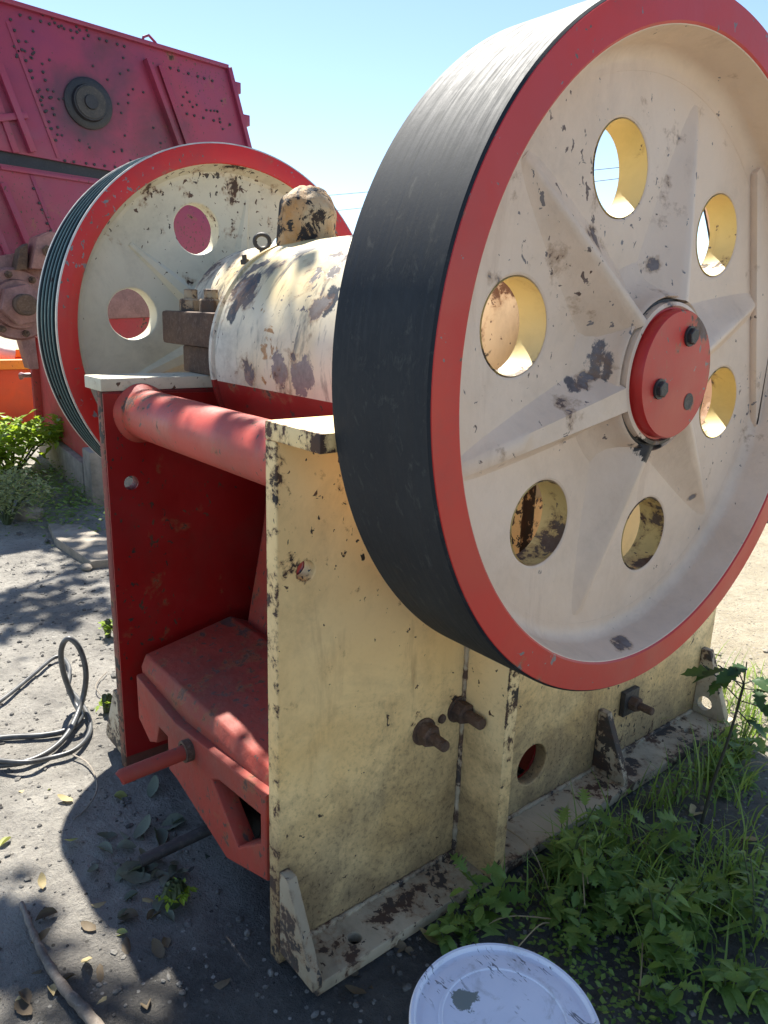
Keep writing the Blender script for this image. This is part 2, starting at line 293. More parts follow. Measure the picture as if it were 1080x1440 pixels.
def tube(name, pts, rad, parent, mat, seg=12, smooth=40):
    bm = bmesh.new(); bm_tube(bm, pts, rad, seg); return from_bm(name, bm, parent, mat, smooth)
def spline(ctrl, n=12):
    c = [Vector(p) for p in ctrl]; c = [c[0]*2-c[1]]+c+[c[-1]*2-c[-2]]; out = []
    for i in range(1, len(c)-2):
        for k in range(n):
            t = k/n; out.append(.5*((2*c[i])+(c[i+1]-c[i-1])*t+(2*c[i-1]-5*c[i]+4*c[i+1]-c[i+2])*t*t+(3*c[i]-c[i-1]-3*c[i+1]+c[i+2])*t**3))
    return out+[c[-2]]
def bm_bolt(bm, p, d, head_r, head_h, shank_r=0, shank_l=0, washer=0):
    """hex head (and stud) standing on p along d"""
    p, d = Vector(p), Vector(d).normalized()
    if washer: bm_tube(bm, [p, p+d*.004], [head_r*washer]*2, 18); p = p+d*.004
    bm_tube(bm, [p, p+d*head_h*.86, p+d*head_h], [head_r, head_r, head_r*.86], 6)
    if shank_l: bm_tube(bm, [p+d*head_h*.9, p+d*(head_h+shank_l*.93), p+d*(head_h+shank_l)], [shank_r, shank_r, shank_r*.8], 12)
def bolt(name, p, d, hr, hh, parent, mat, sr=0, sl_=0, washer=0):
    bm = bmesh.new(); bm_bolt(bm, p, d, hr, hh, sr, sl_, washer); return from_bm(name, bm, parent, mat, 30)

# ------------------------------------------------------------------ ground
def gh(x, y):
    h = .010*mnoise.noise((x*1.3, y*1.3, 3.1))+.006*mnoise.noise((x*4.1, y*4.1, 8.2))+.0035*mnoise.noise((x*13, y*13, 1.2))+.0022*mnoise.noise((x*34, y*34, 5.5))
    d = max(0, math.hypot(x, y-.5)-3)
    return h-.004+min(d, 6)*.02*mnoise.noise((x*.35, y*.35, .7))
def axis_pts(lo, hi, step, far):
    a = list(np.arange(lo, hi+step/2, step)); s = step; v = hi; up = []
    while v < far: s *= 1.16; v += s; up.append(v)
    s = step; v = lo; dn = []
    while v > -far: s *= 1.16; v -= s; dn.append(v)
    return dn[::-1]+a+up
gx, gy = axis_pts(-2.4, 1.3, .017, 900), axis_pts(-.9, 2.4, .017, 900)
nx, ny = len(gx), len(gy)
gv = [(x, y, gh(x, y)) for y in gy for x in gx]
gf = [(j*nx+i, j*nx+i+1, (j+1)*nx+i+1, (j+1)*nx+i) for j in range(ny-1) for i in range(nx-1)]
m = NT('yard_soil'); co = m.co
big = m.noise(.9, 4, .6, .3); mid = m.noise(5, 6, .65, .4); fine = m.noise(38, 6, .7); grit = m.noise(170, 4, .75)
xyz = m.sep()
sand = m.ramp(m.math('ADD', m.math('ADD', m.math('MULTIPLY', xyz[1], .55), m.math('MULTIPLY', m.math('SUBTRACT', big, .5), 1.6)), m.math('MULTIPLY', m.math('SUBTRACT', mid, .5), .5)), .75, 1.35)
c = m.mix(m.ramp(mid, .35, .65), (.24, .225, .20), (.40, .375, .33))
c = m.mix(m.ramp(big, .5, .68, 0, .6), c, (.10, .095, .09))
dk = m.ramp(m.math('ADD', m.math('ADD', m.ramp(xyz[0], -.75, .1), m.ramp(xyz[1], .2, 2.2, 0, -.5)), m.math('MULTIPLY', m.math('SUBTRACT', mid, .5), .9)), .35, .75, 0, .85)   # dark soil beside and under the machine, deepened to paint in its shade
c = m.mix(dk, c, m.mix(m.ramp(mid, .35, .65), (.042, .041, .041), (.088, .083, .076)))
c = m.mix(sand, c, m.mix(m.ramp(mid, .35, .65), (.46, .40, .29), (.36, .31, .22)))
c = m.mix(m.ramp(fine, .50, .72, 0, .45), c, m.mix(dk, (.40, .38, .33), (.13, .12, .11))); c = m.mix(m.ramp(fine, .44, .3, 0, .42), c, (.035, .032, .030))
c = m.mix(m.ramp(grit, .58, .72, 0, .5), c, m.mix(dk, (.42, .40, .36), (.16, .15, .14))); c = m.mix(m.ramp(grit, .42, .3, 0, .4), c, (.03, .028, .026))
v = m.vor(60); r = m.sep(v.outputs['Color'])
c = m.mix(m.math('MULTIPLY', m.ramp(v.outputs['Distance'], .35, .25), m.ramp(r[0], .80, .82)), c, m.mix(r[1], (.05, .045, .04), (.42, .40, .36)))
h = m.math('ADD', m.math('ADD', m.math('MULTIPLY', mid, .5), m.math('MULTIPLY', fine, .8)), m.math('MULTIPLY', grit, .35))
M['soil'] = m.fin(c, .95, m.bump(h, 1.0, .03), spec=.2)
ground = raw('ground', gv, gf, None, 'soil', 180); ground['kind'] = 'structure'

# gravel and crumbs of soil (uncountable)
def pebbles(name, n, lo, hi, rmin, rmax, mat, skip=None, power=2.2):
    ico = [Vector(v).normalized() for v in ((0, 0, 1), (.89, 0, .45), (.28, .85, .45), (-.72, .53, .45), (-.72, -.53, .45), (.28, -.85, .45), (.72, .53, -.45), (-.28, .85, -.45), (-.89, 0, -.45), (-.28, -.85, -.45), (.72, -.53, -.45), (0, 0, -1))]
    fi = [(0, 1, 2), (0, 2, 3), (0, 3, 4), (0, 4, 5), (0, 5, 1), (1, 6, 2), (2, 7, 3), (3, 8, 4), (4, 9, 5), (5, 10, 1), (2, 6, 7), (3, 7, 8), (4, 8, 9), (5, 9, 10), (1, 10, 6), (6, 11, 7), (7, 11, 8), (8, 11, 9), (9, 11, 10), (10, 11, 6)]
    vs, fs = [], []
    for _ in range(n):
        x, y = random.uniform(lo[0], hi[0]), random.uniform(lo[1], hi[1])
        if skip and skip(x, y): continue
        r = rmin+(rmax-rmin)*random.random()**power; a = random.uniform(0, 6.28); ca, sa = math.cos(a), math.sin(a)
        sx, sy, sz = r*random.uniform(.8, 1.4), r*random.uniform(.6, 1), r*random.uniform(.4, .75); z = gh(x, y)+sz*.25; k = len(vs)
        for v in ico:
            q = random.uniform(.78, 1.12); u, w_ = v.x*sx*q, v.y*sy*q; vs.append((x+u*ca-w_*sa, y+u*sa+w_*ca, z+v.z*sz*q))
        fs += [(a_+k, b_+k, c_+k) for a_, b_, c_ in fi]
    o = raw(name, vs, fs, None, mat, None); o['kind'] = 'stuff'; return o
m = NT('pebble_stone'); n = m.noise(23, 3, .6); g2 = m.noise(2.2, 2, .5)
c = m.mix(m.ramp(n, .35, .65), (.05, .047, .044), (.19, .18, .16)); y = m.sep()[1]
M['pebble'] = m.fin(m.mix(m.ramp(y, 1.6, 2.6, 0, .6), c, (.36, .32, .24)), .9, m.bump(m.noise(120, 4, .7), .4, .004))
tag(pebbles('gravel', 9000, (-3.4, -.95), (1.2, 2.6), .0022, .012, 'pebble', lambda x, y: -1 < x < .0 and 0 < y < 1.9, 2.6), 'fine grey gravel and soil crumbs strewn over the yard', 'gravel')
tag(pebbles('stone_litter', 900, (-8, .2), (3, 9), .008, .034, 'pebble', lambda x, y: (-1.1 < x < .2 and -.1 < y < 2.0), 3), 'scattered small stones on the pale ground behind the machine', 'stones')

# ------------------------------------------------------------------ vibrating screen behind
SX = -6.0
def S(px, py, x=SX): p = at(px, py, 0, x); return (p.y, p.z)
screen = thing('vibrating_screen', 'tall magenta steel vibrating screen with ribs and round bearing cap', 'vibrating screen', (SX-.7, 2.2, 0))
def scr(o):   # parts are modelled in world space
    o.parent = screen; o.matrix_parent_inverse = screen.matrix_basis.inverted(); return o
up_poly = [S(-260, -78), S(0, -4), S(318, 93), S(346, 205), S(372, 300), S(155, 240), S(0, 211), S(-260, 165)]
lo_poly = [S(-260, 186), S(0, 230), S(155, 254), S(376, 318), S(366, 400), S(150, 425), S(-40, 385), S(-260, 345)]
scr(prism('upper_panel', up_poly, 0, SX-.03, SX, None, 'pink', .004))
scr(prism('lower_panel', lo_poly, 0, SX-.028, SX-.002, None, 'pink', .004))
scr(prism('upper_panel', up_poly, 0, SX-.40, SX-.37, None, 'pink', .004)); scr(prism('lower_panel', lo_poly, 0, SX-.40, SX-.37, None, 'pink', .004))
scr(prism('gap_strip', [S(-260, 162), S(0, 209), S(155, 238), S(374, 300), S(376, 318), S(155, 256), S(0, 232), S(-260, 190)], 0, SX-.36, SX-.032, None, 'black_beam', .004))  # black strip across the gap between upper and lower panels
def strip(name, a, b, w, t, mat='pink', x=SX):
    """flat bar standing proud of the panel from pixel a to pixel b"""
    p, q = Vector(S(*a)), Vector(S(*b)); d = (q-p).normalized(); n_ = Vector((-d.y, d.x))*w/2
    return scr(prism(name, [tuple(p+n_), tuple(q+n_), tuple(q-n_), tuple(p-n_)], 0, x+.0008, x+t, None, mat, .003))
strip('top_edge', (-260, -77), (319, 95), .035, .04); strip('end_flange', (320, 96), (372, 300), .04, .05)
strip('rib', (203, 84), (262, 243), .035, .09); strip('rib', (224, 92), (284, 262), .05, .035)
strip('rib', (-4, 92), (44, 215), .05, .08); strip('rib', (-30, 70), (22, 215), .05, .03); strip('rib', (10, 30), (82, 222), .03, .010)
strip('rib', (2, 258), (62, 402), .05, .07); strip('rib', (-30, 262), (28, 402), .05, .03); strip('rib', (44, 246), (112, 420), .03, .010)
strip('hinge_bar', (-40, 172), (36, 163), .05, .06)
strip('lower_edge', (0, 236), (155, 260), .03, .03)
for px, py in ((326, 122), (339, 168)):
    y, z = S(px, py); scr(box('end_lug', (SX-.25, y, z-.05), (SX+.02, y+.09, z+.05), None, 'pink', .008))
y, z = S(211, 62); bm = bmesh.new(); bm_tube(bm, [(SX-.02, y-.07, z-.02), (SX-.02, y-.05, z+.05), (SX-.02, y, z+.075), (SX-.02, y+.06, z+.03), (SX-.02, y+.09, z-.03)], .012, 8); scr(from_bm('lifting_hook', bm, None, 'pink'))
y, z = S(124, 146); bc = lathe('bearing_cap', [(SX+.001, .205), (SX+.02, .205), (SX+.03, .19), (SX+.03, .15), (SX+.07, .14), (SX+.075, .06), (SX+.10, .055), (SX+.10, 0)], y, z, None, 'black_beam', 48); scr(bc)
lathe('bearing_cap_plate', [(SX+.0765, .128), (SX+.080, .126), (SX+.0802, 0.058)], y, z, None, 'bolt', 40).parent = bc
bm = bmesh.new()
for (ax, ay), (bx_, by_), n_ in (((14, 26), (84, 212), 13), ((30, 22), (190, 70), 12), ((90, 226), (232, 244), 10), ((214, 100), (256, 218), 9), ((240, 96), (312, 118), 6), ((262, 160), (334, 178), 6), ((48, 268), (100, 400), 9), ((60, 100), (84, 190), 7)):
    for i in range(n_):
        t = (i+random.uniform(-.25, .25))/n_; yy, zz = S(ax+(bx_-ax)*t, ay+(by_-ay)*t); bm_bolt(bm, (SX, yy, zz), (1, 0, 0), .012, .012)
for i in range(75):
    a = random.choice([((30, 40), (95, 205)), ((60, 30), (150, 60)), ((160, 60), (225, 200)), ((60, 90), (80, 190)), ((90, 205), (230, 225)), ((240, 130), (320, 160)), ((150, 80), (170, 190)), ((20, 60), (60, 90))])
    t = random.random(); px = a[0][0]+(a[1][0]-a[0][0])*t+random.gauss(0, 9); py = a[0][1]+(a[1][1]-a[0][1])*t+random.gauss(0, 9)
    if math.hypot(px-124, py-146) < 34: continue
    yy, zz = S(px, py); bm_bolt(bm, (SX, yy, zz), (1, 0, 0), .0105, .010)
bo = scr(from_bm('panel_bolts', bm, None, 'black_beam')); bo['kind'] = 'stuff'
for yy in (1.9, 3.2):
    scr(box('support_leg', (SX-.33, yy, .02), (SX-.17, yy+.16, 2.05), None, 'support_red', .006)); pass
# red support wall on a concrete plinth, in front of the screen
sup = thing('support_wall', 'red steel support panel on a rough concrete plinth', 'support wall', (-5.3, 1.25, 0))
def wall_pt(t): return Vector((-6.58, 1.317, 0)).lerp(Vector((-4.40, 1.10, 0)), t)
dirv = (wall_pt(1)-wall_pt(0)).normalized(); nrm = Vector((-dirv.y, dirv.x, 0))
def slab(name, t0, t1, z0, z1, th, mat, push=0, zt0=None, zt1=None):
    a, b = wall_pt(t0), wall_pt(t1); f = [a-nrm*push, b-nrm*push, b+nrm*th, a+nrm*th]
    bm = bmesh.new(); lo = [bm.verts.new((q.x, q.y, z0)) for q in f]
    hi = [bm.verts.new((q.x, q.y, zz)) for q, zz in zip(f, (zt0 or z1, zt1 or z1, zt1 or z1, zt0 or z1))]
    bm.faces.new(lo[::-1]); bm.faces.new(hi)
    for i in range(4): bm.faces.new((lo[i], lo[(i+1) % 4], hi[(i+1) % 4], hi[i]))
    bmesh.ops.bevel(bm, geom=list(bm.edges), offset=.012, segments=2, affect='EDGES', profile=.6)
    o = from_bm(name, bm, None, mat); o.parent = sup; o.matrix_parent_inverse = sup.matrix_basis.inverted(); return o
slab('panel', .0, .86, .28, 1.16, .06, 'support_red'); slab('plinth', -.03, .86, -.05, .275, .45, 'concrete', .05); slab('concrete_post', .905, 1.02, -.05, .42, .4, 'concrete', .06)
slab('edge_flange', -.02, .02, .281, 1.18, .02, 'support_red', .07); slab('top_flange', -.02, .86, 1.165, 1.20, .12, 'support_red', .04)
a = wall_pt(.0); bm = bmesh.new(); bm_tube(bm, spline([a+Vector((0, -.07, .80)), a+Vector((-.02, -.13, .80)), a+Vector((-.10, -.14, .80)), a+Vector((-.13, -.13, .76))], 5), .022, 8)
hk = from_bm('hook', bm, None, 'rust_light'); hk.parent = sup; hk.matrix_parent_inverse = sup.matrix_basis.inverted()
# rusty cast bracket standing on the support wall
br = thing('shaft_bracket', 'reddish rusty shaft bracket with bolted round hub behind the belt pulley', 'bracket', (-4.5, .9, 1.2))
def brk(o): o.parent = br; o.matrix_parent_inverse = br.matrix_basis.inverted(); return o
XK = -4.9
def K(px, py): p = at(px, py, 0, XK); return (p.y, p.z)
brk(prism('flange_plate', [K(-50, 368), K(84, 346), K(108, 470), K(-50, 474)], 0, XK-.30, XK-.10, None, 'rust_light', .008))
hy, hz = K(24, 428)
brk(lathe('hub_drum', [(XK-.11, 0), (XK-.11, .26), (XK-.02, .26), (XK, .245), (XK, .18), (XK+.06, .17), (XK+.06, 0)], hy, hz, None, 'rust_light', 40))
brk(prism('hexagon_nut', [(hy+.15*math.cos(t+.25), hz+.15*math.sin(t+.25)) for t in (PI/3*i for i in range(6))], 0, XK+.061, XK+.17, None, 'rust_light', .008))
brk(lathe('shaft_end', [(XK+.16, 0), (XK+.16, .075), (XK+.27, .075), (XK+.28, .065), (XK+.28, 0)], hy, hz, None, 'rust', 28))
for i in range(8):
    t = 2*PI*i/8+.2; bm = bmesh.new(); bm_bolt(bm, (XK, hy+.213*math.cos(t), hz+.213*math.sin(t)), (1, 0, 0), .026, .03, .013, .03); brk(from_bm('flange_bolt', bm, None, 'rust', 30))
brk(prism('clamp_block', [K(38, 378), K(46, 334), K(66, 326), K(80, 333), K(70, 380)], 0, XK-.099, XK+.12, None, 'rust_light', .008))
brk(prism('clamp_jaw', [K(20, 380), K(26, 350), K(37, 342), K(36, 379)], 0, XK-.099, XK+.05, None, 'rust', .006))
y, z = K(60, 354); bm = bmesh.new(); bm_bolt(bm, (XK+.12, y, z), (1, 0, 0), .04, .04, .02, .05); brk(from_bm('clamp_bolt', bm, None, 'rust', 30))
brk(prism('stay', [K(26, 458), K(50, 458), K(58, 520), K(44, 520)], 0, XK-.20, XK-.05, None, 'rust_light', .01)); brk(prism('stay', [K(15, 458), K(22, 458), K(29, 560), K(20, 560)], 0, XK-.75, XK-.69, None, 'rust_light', .01))
brk(prism('casting_plate', [K(84, 380), K(240, 395), K(240, 446), K(84, 452)], 0, XK-.3, XK-.1, None, 'rust_light', .012)); brk(prism('red_guard', [K(122, 444), K(240, 440), K(240, 575), K(122, 560)], 0, XK-.28, XK-.12, None, 'support_red', .012))
# foot of the bracket, behind the wall's end
brk(prism('foot_column', [K(170, 574), K(230, 576), K(230, 690), K(170, 690)], 0, XK-.27, XK-.13, None, 'support_red', .01))

# orange skip and scrap behind it
sk = thing('skip_container', 'orange steel skip with yellow rim behind the shrubs', 'skip', (-9.2, .6, 0))
def sk_(o): o.parent = sk; o.matrix_parent_inverse = sk.matrix_basis.inverted(); return o
o_y1 = 2.3
for (nm, lo, hi) in (('front_wall', (-8.06, -1.4, .12), (-8.0, o_y1, .74)), ('back_wall', (-10.06, -1.4, .12), (-10, o_y1, .74)), ('end_wall', (-9.995, -1.4, .12), (-8.065, -1.34, .74)), ('end_wall', (-9.995, o_y1-.06, .12), (-8.065, o_y1, .74)), ('floor_plate', (-9.99, -1.33, .05), (-8.07, o_y1-.07, .115))):
    sk_(box(nm, lo, hi, None, 'orange', .008))
sk_(box('rim', (-8.10, -1.45, .745), (-7.95, o_y1+.05, .85), None, 'orange_rim', .01)); sk_(box('rim', (-10.11, -1.45, .745), (-9.95, o_y1+.05, .85), None, 'orange_rim', .01))
for yy in (-1.0, -.1, .8, 1.7): sk_(box('stiffener', (-7.998, yy, .13), (-7.95, yy+.08, .74), None, 'orange', .006))
for yy in (-1.2, 1.9): sk_(box('skid', (-9.9, yy, -.02), (-8.1, yy+.14, .048), None, 'black_beam', .006))
m = NT('white_sheet'); M['white_sheet'] = m.fin(m.mix(m.ramp(m.noise(3, 5, .6), .35, .65), (.62, .60, .56), (.40, .38, .35)), .6)
bm = bmesh.new()
for i in range(3): bm_tube(bm, spline([(-8.6-.3*i, -.9, .80+.05*i), (-8.6-.3*i, .1, .96+.03*i), (-8.7-.3*i, .9, .99), (-8.65-.3*i, 1.6, .86)], 6), [.10+.02*math.sin(k) for k in range(19)], 12)
tag(from_bm('sheet_roll', bm, None, 'white_sheet'), 'rolled white sheeting heaped in the orange skip', 'sheeting')
# pale beam on the ground past the flywheel
bmz = thing('steel_beam', 'pale steel beam lying on bare ground beyond the flywheel', 'beam', (-.6, 6.1, 0))
for nm, lo, hi in (('flange', (-1.55, 5.2, .16), (1.2, 5.42, .19)), ('flange', (-1.55, 5.2, 0.0), (1.2, 5.42, .03)), ('beam_web', (-1.54, 5.29, .031), (1.19, 5.33, .159))):
    o = box(nm, lo, hi, None, 'concrete', .004); o.parent = bmz; o.matrix_parent_inverse = bmz.matrix_basis.inverted()

# overhead wires
M['wire'] = NT('wire_black').fin((.03, .03, .035), .6)
def wire_z(px, py, Y=26): p = at(px, py, 1, Y); return p
P1, P2 = wire_z(380, 281), wire_z(1080, 214); Q1, Q2 = wire_z(380, 305), wire_z(1080, 226)
def wire(a, b, lab):
    d = b-a; e0, e1 = a-d*.6, b+d*.5; n = 24
    pts = [e0.lerp(e1, i/n)+Vector((0, 0, -.35*(1-(2*i/n-1)**2)+.27)) for i in range(n+1)]
    tag(tube('power_line', pts, .014, None, 'wire', 5), lab, 'power line'); return pts[0], pts[-1]
ends = [wire(P1, P2, 'upper thin black power line crossing the blue sky'), wire(Q1, Q2, 'lower thin black power line crossing the blue sky')]
for k, lab in ((0, 'wooden utility pole carrying the wires past the screen'), (1, 'wooden utility pole carrying the wires past the flywheel')):
    e = ends[0][k]; e2 = ends[1][k]; up = thing('utility_pole', lab, 'utility pole', (e.x, e.y+.14, 0))
    o = tube('pole', [(0, 0, -.2), (0, 0, max(e.z, e2.z)+.5)], [.14, .10], up, 'rust', 12)
    for q in (e, e2): box('arm', (-.04, -.15, q.z-.06), (.04, -.02, q.z+.06), up, 'rust', .01)

# flat pale slab and a stone left of the machine
p0 = at(120, 764, 2, 0); sl_o = thing('concrete_slab', 'flat pale broken concrete slab beside the far side plate', 'slab', (p0.x, p0.y, 0))
prism('slab_body', [(-.45, -.10), (-.1, -.16), (.5, -.13), (.55, .05), (.3, .13), (-.3, .07)], 2, -.02, .045, sl_o, 'concrete', .01)
for px, py, s_, lab in ((40, 728, .11, 'rounded pale stone beside the dry shrub'), (1017, 745, .10, 'lone stone on the bright ground beyond the flywheel'), (122, 800, .035, 'small dark stone on the dappled soil')):
    p = at(px, py, 2, 0); bm = bmesh.new(); bmesh.ops.create_icosphere(bm, subdivisions=3, radius=s_)
    for v in bm.verts: v.co = Vector((v.co.x*1.25, v.co.y*.9, v.co.z*.6))*(1+.16*mnoise.noise(v.co*(1.6/s_)+Vector((px, 0, 0)))); v.co.z += s_*.3
    o = from_bm('stone', bm, None, 'concrete', 50); o.location = (p.x, p.y, 0); tag(o, lab, 'stone')
# ------------------------------------------------------------------ jaw crusher
YS, ZS = .696, 1.394          # main shaft
crusher = thing('jaw_crusher', 'red and cream jaw crusher with large spoked flywheel and open side frame', 'jaw crusher')
XN0, XN1 = -.042, 0.0         # near side plate
XF0, XF1 = -1.008, -.966      # far side plate
PY1 = 1.95
def side_plate(x0, x1, sgn, skin, label):
    xo = x1 if sgn > 0 else x0          # outer face
    holes = [ring_pts(.071, .973, .022, 20), ring_pts(.896, .183, .066, 36)]
    out = [(0, .0), (PY1, .0), (PY1, .95), (1.45, 1.25), (0, 1.25)]
    pl = cut_plate('side_plate', out, holes, 0, x0, x1, crusher, skin, .004); pl['label'] = label
    def X(a, b): return (xo+sgn*a, xo+sgn*b) if sgn > 0 else (xo+sgn*b, xo+sgn*a)
    a, b = X(-abs(x1-x0), .15 if sgn > 0 else .10); box('top_flange', (a, 0, 1.2505), (b, 1.0, 1.288), pl, 'plate_cream' if sgn > 0 else 'far_cream', .004)
    foot = cut_plate('base_flange', [(xo+sgn*.001, 0.02), (xo+sgn*.13, 0.02), (xo+sgn*.135, PY1), (xo+sgn*.001, PY1)], [ring_pts(xo+sgn*.074, yy, .017, 20) for yy in (.167, .958, 1.72)], 2, .004, .036, pl, 'foot_cream', .003)
    a, b = X(.001, .15); box('upright_rib', (a, .572, .0365), (b, .615, 1.25), pl, 'plate_cream' if sgn > 0 else 'far_cream', .004)
    for yy, wv, hz in ((.001, .14, .262), (1.22, .125, .26), (1.872, .13, .30)):
        g = [(xo+sgn*.001, .0365), (xo+sgn*wv, .0365), (xo+sgn*wv, .06), (xo+sgn*.035, hz), (xo+sgn*.001, hz)]
        if yy > 1.8: cut_plate('gusset', g, [ring_pts(xo+sgn*.045, .085, .028, 16)], 1, yy, yy+.03, pl, 'foot_cream', .003)
        else: prism('gusset', g, 1, yy, yy+.026, pl, 'foot_cream', .003)
    # weld beads along the foot and the rib
    bm = bmesh.new()
    for p, q in (((xo+sgn*.004, .03, .0385), (xo+sgn*.004, .57, .0385)), ((xo+sgn*.004, .62, .0385), (xo+sgn*.004, 1.86, .0385)), ((xo+sgn*.004, .5705, .05), (xo+sgn*.004, .5705, 1.24))):
        p, q = Vector(p), Vector(q); n = int((q-p).length/.012)
        bm_tube(bm, [p.lerp(q, i/n)+Vector((sgn*random.uniform(-.001, .0015), 0, random.uniform(-.001, .001))) for i in range(n+1)], [random.uniform(.006, .0095) for i in range(n+1)], 6)
    from_bm('weld_bead', bm, pl, 'foot_cream', 60)
    return pl
near = side_plate(XN0, XN1, 1, 'plate_cream', 'cream outer side plate with chipped paint, rib and foot flange')
far = side_plate(XF0, XF1, -1, 'far_skin', 'far side plate, red on its inner face')
# the frame's inner faces are red: thin liner plates welded inside
cut_plate('liner_plate', [(.002, .05), (1.7, .05), (1.7, 1.2), (.002, 1.246)], [ring_pts(.071, .973, .022, 20), ring_pts(.896, .183, .066, 36)], 0, XF1+.0005, XF1+.006, far, 'red_plate', .001)
cut_plate('liner_plate', [(.03, .05), (1.7, .05), (1.7, 1.2), (.03, 1.246)], [ring_pts(.071, .973, .022, 20), ring_pts(.896, .183, .066, 36)], 0, XN0-.006, XN0-.0005, near, 'red_plate', .001)
# studs and the square bolt plate on the near side plate
bolt('stud', (0.001, .432, .466), (1, -.05, 0), .030, .034, near, 'rust', .015, .05, 1.25)
bolt('stud', (0.001, .573-.02, .469+.02), (1, -.02, -.03), .030, .034, near, 'rust', .016, .055, 1.25)
lathe('plug', [(.001, 0), (.001, .013), (.006, .012), (.007, 0)], .495, .48, near, 'rust', 16)
bpl = box('bolt_plate', (.001, 1.345, .195), (.02, 1.43, .285), near, 'bolt', .003)
bolt('nut', (.02, 1.388, .24), (1, 0, 0), .026, .03, bpl, 'rust', .014, .05)
# rear end wall, cross tubes
box('end_wall', (XF1+.007, 1.62, .05), (XN0-.007, 1.68, 1.22), crusher, 'red_plate', .004)
ct = tube('cross_tube', [(XF1+.007+i*(XN0-XF1-.014)/10, .118, 1.182) for i in range(11)], .074, crusher, 'red_tube', 48)
lathe('weld_collar', [(XF1+.006, .089), (XF1+.010, .087), (XF1+.022, .078), (XF1+.034, .0742)], .118, 1.182, ct, 'red_tube', 40, wob=.012)
# ---- pitman: head barrel (cream above the paint line, red below), body, lower jaw
HY, HZ, HR = .645, 1.35, .36
X0, X1 = -.865, -.15
prof = [(X0, .20), (X0, HR-.035), (X0+.006, HR-.012), (X0+.014, HR), (X0+.03, HR), (X0+.034, HR-.012), (X0+.05, HR-.012), (X0+.056, HR)]
prof += [(X0+.056+(X1-X0-.07)*i/10, HR) for i in range(1, 11)]+[(X1-.006, HR-.005), (X1, HR-.025), (X1, .20)]
def arc_lathe(name, t0, t1, parent, mat, seg=64):
    vs, fs = [], []; n = len(prof)
    for i in range(seg+1):
        t = t0+(t1-t0)*i/seg
        for x, r in prof: vs.append((x, HY-r*math.cos(t), HZ+r*math.sin(t)))
    for i in range(seg):
        for k in range(n-1): fs.append((i*n+k, (i+1)*n+k, (i+1)*n+k+1, i*n+k+1))
    return raw(name, vs, fs, parent, mat, 40)
pit = arc_lathe('pitman', math.radians(-10), math.radians(215), crusher, 'head_cream', 90); pit['label'] = 'cream barrel of the swing jaw, paint flaking and stained'
arc_lathe('barrel_underside', math.radians(-145), math.radians(-10), pit, 'red_plate', 60)
bm = bmesh.new(); bm_prism(bm, [(.50, 1.12), (.62, 1.06), (.80, 1.06), (.95, 1.16), (.80, .62), (.62, .22), (.40, .22), (.40, .46), (.47, .80)], 0, -.86, -.155, .012)
from_bm('jaw_body', bm, pit, 'red_jaw')
# lifting lug, eyebolt, plug on the barrel
bm = bmesh.new(); bmesh.ops.create_uvsphere(bm, u_segments=36, v_segments=24, radius=1)
for v in bm.verts:
    z = v.co.z; q = Vector((v.co.x*.084, v.co.y*.09, .085+z*.085 if z > 0 else z*.05)); q *= 1+.05*mnoise.noise(q*22)+.03*mnoise.noise(q*60); v.co = Matrix.Rotation(math.radians(10), 3, 'Y') @ q + Vector((-.81, .60, 1.69))
from_bm('lifting_lug', bm, pit, 'lug', 180)
bm = bmesh.new(); ep = Vector((-.90, .50, 1.668)); ring = [ep+Vector((.023*math.cos(t)*.5, .023*math.cos(t)*.86, .03+.021*math.sin(t))) for t in (2*PI*i/24 for i in range(25))]
bm_tube(bm, ring, .0065, 8); bm_tube(bm, [ep+Vector((0, 0, -.03)), ep+Vector((0, 0, .012))], .009, 10); from_bm('eyebolt', bm, pit, 'bolt')
bolt('grease_plug', (-.955, .47, 1.63), (0, -.1, 1), .014, .016, pit, 'bolt', .008, .014)
# lower jaw casting
box('sun_block', (XF1+.007, 1.0, .06), (XN0-.007, 1.5, 1.2), crusher, 'red_jaw', .01)  # block added inside the frame to stop sun reaching the near plate's hole
box('sun_block_plate', (-.85, .5, .30), (-.16, 1.02, .345), crusher, 'red_jaw', .01)  # plate added inside to help stop sun passing through the frame
bm = bmesh.new()
bm_prism(bm, [(.045, .392), (.062, .43), (.36, .488), (.50, .42), (.50, .25), (.12, .25), (.055, .31)], 0, -.90, -.09, .007)
low = from_bm('lower_jaw', bm, crusher, 'red_jaw'); low['label'] = 'rusty red lower jaw casting under the swing jaw'
web = [(-.885, .165), (-.745, .205), (-.71, .28), (-.63, .285), (-.62, .318), (-.09, .318), (-.087, .19), (-.287, .10), (-.689, .128)]
cut_plate('jaw_web', [(-.885, .225), (-.80, .18), (-.745, .205), (-.72, .27), (-.66, .27), (-.66, .16), (-.60, .155), (-.30, .085), (-.09, .16), (-.09, .40), (-.60, .345), (-.885, .375)], [[(-.37, .285), (-.33, .305), (-.12, .33), (-.12, .25), (-.235, .165)]], 1, .022, .075, low, 'red_jaw', .006)
rd = tube('tension_rod', [(-.5, -.175, .300), (-.5, -.172, .302), (-.5, .1, .312), (-.5, .30, .32)], [.019, .021, .021, .021], low, 'red_jaw', 20)
lathe('collar', [(.0, 0.022), (.0, .031), (.022, .031), (.022, .022)], -.5, .3105, rd, 'rust', 24, axis=1)

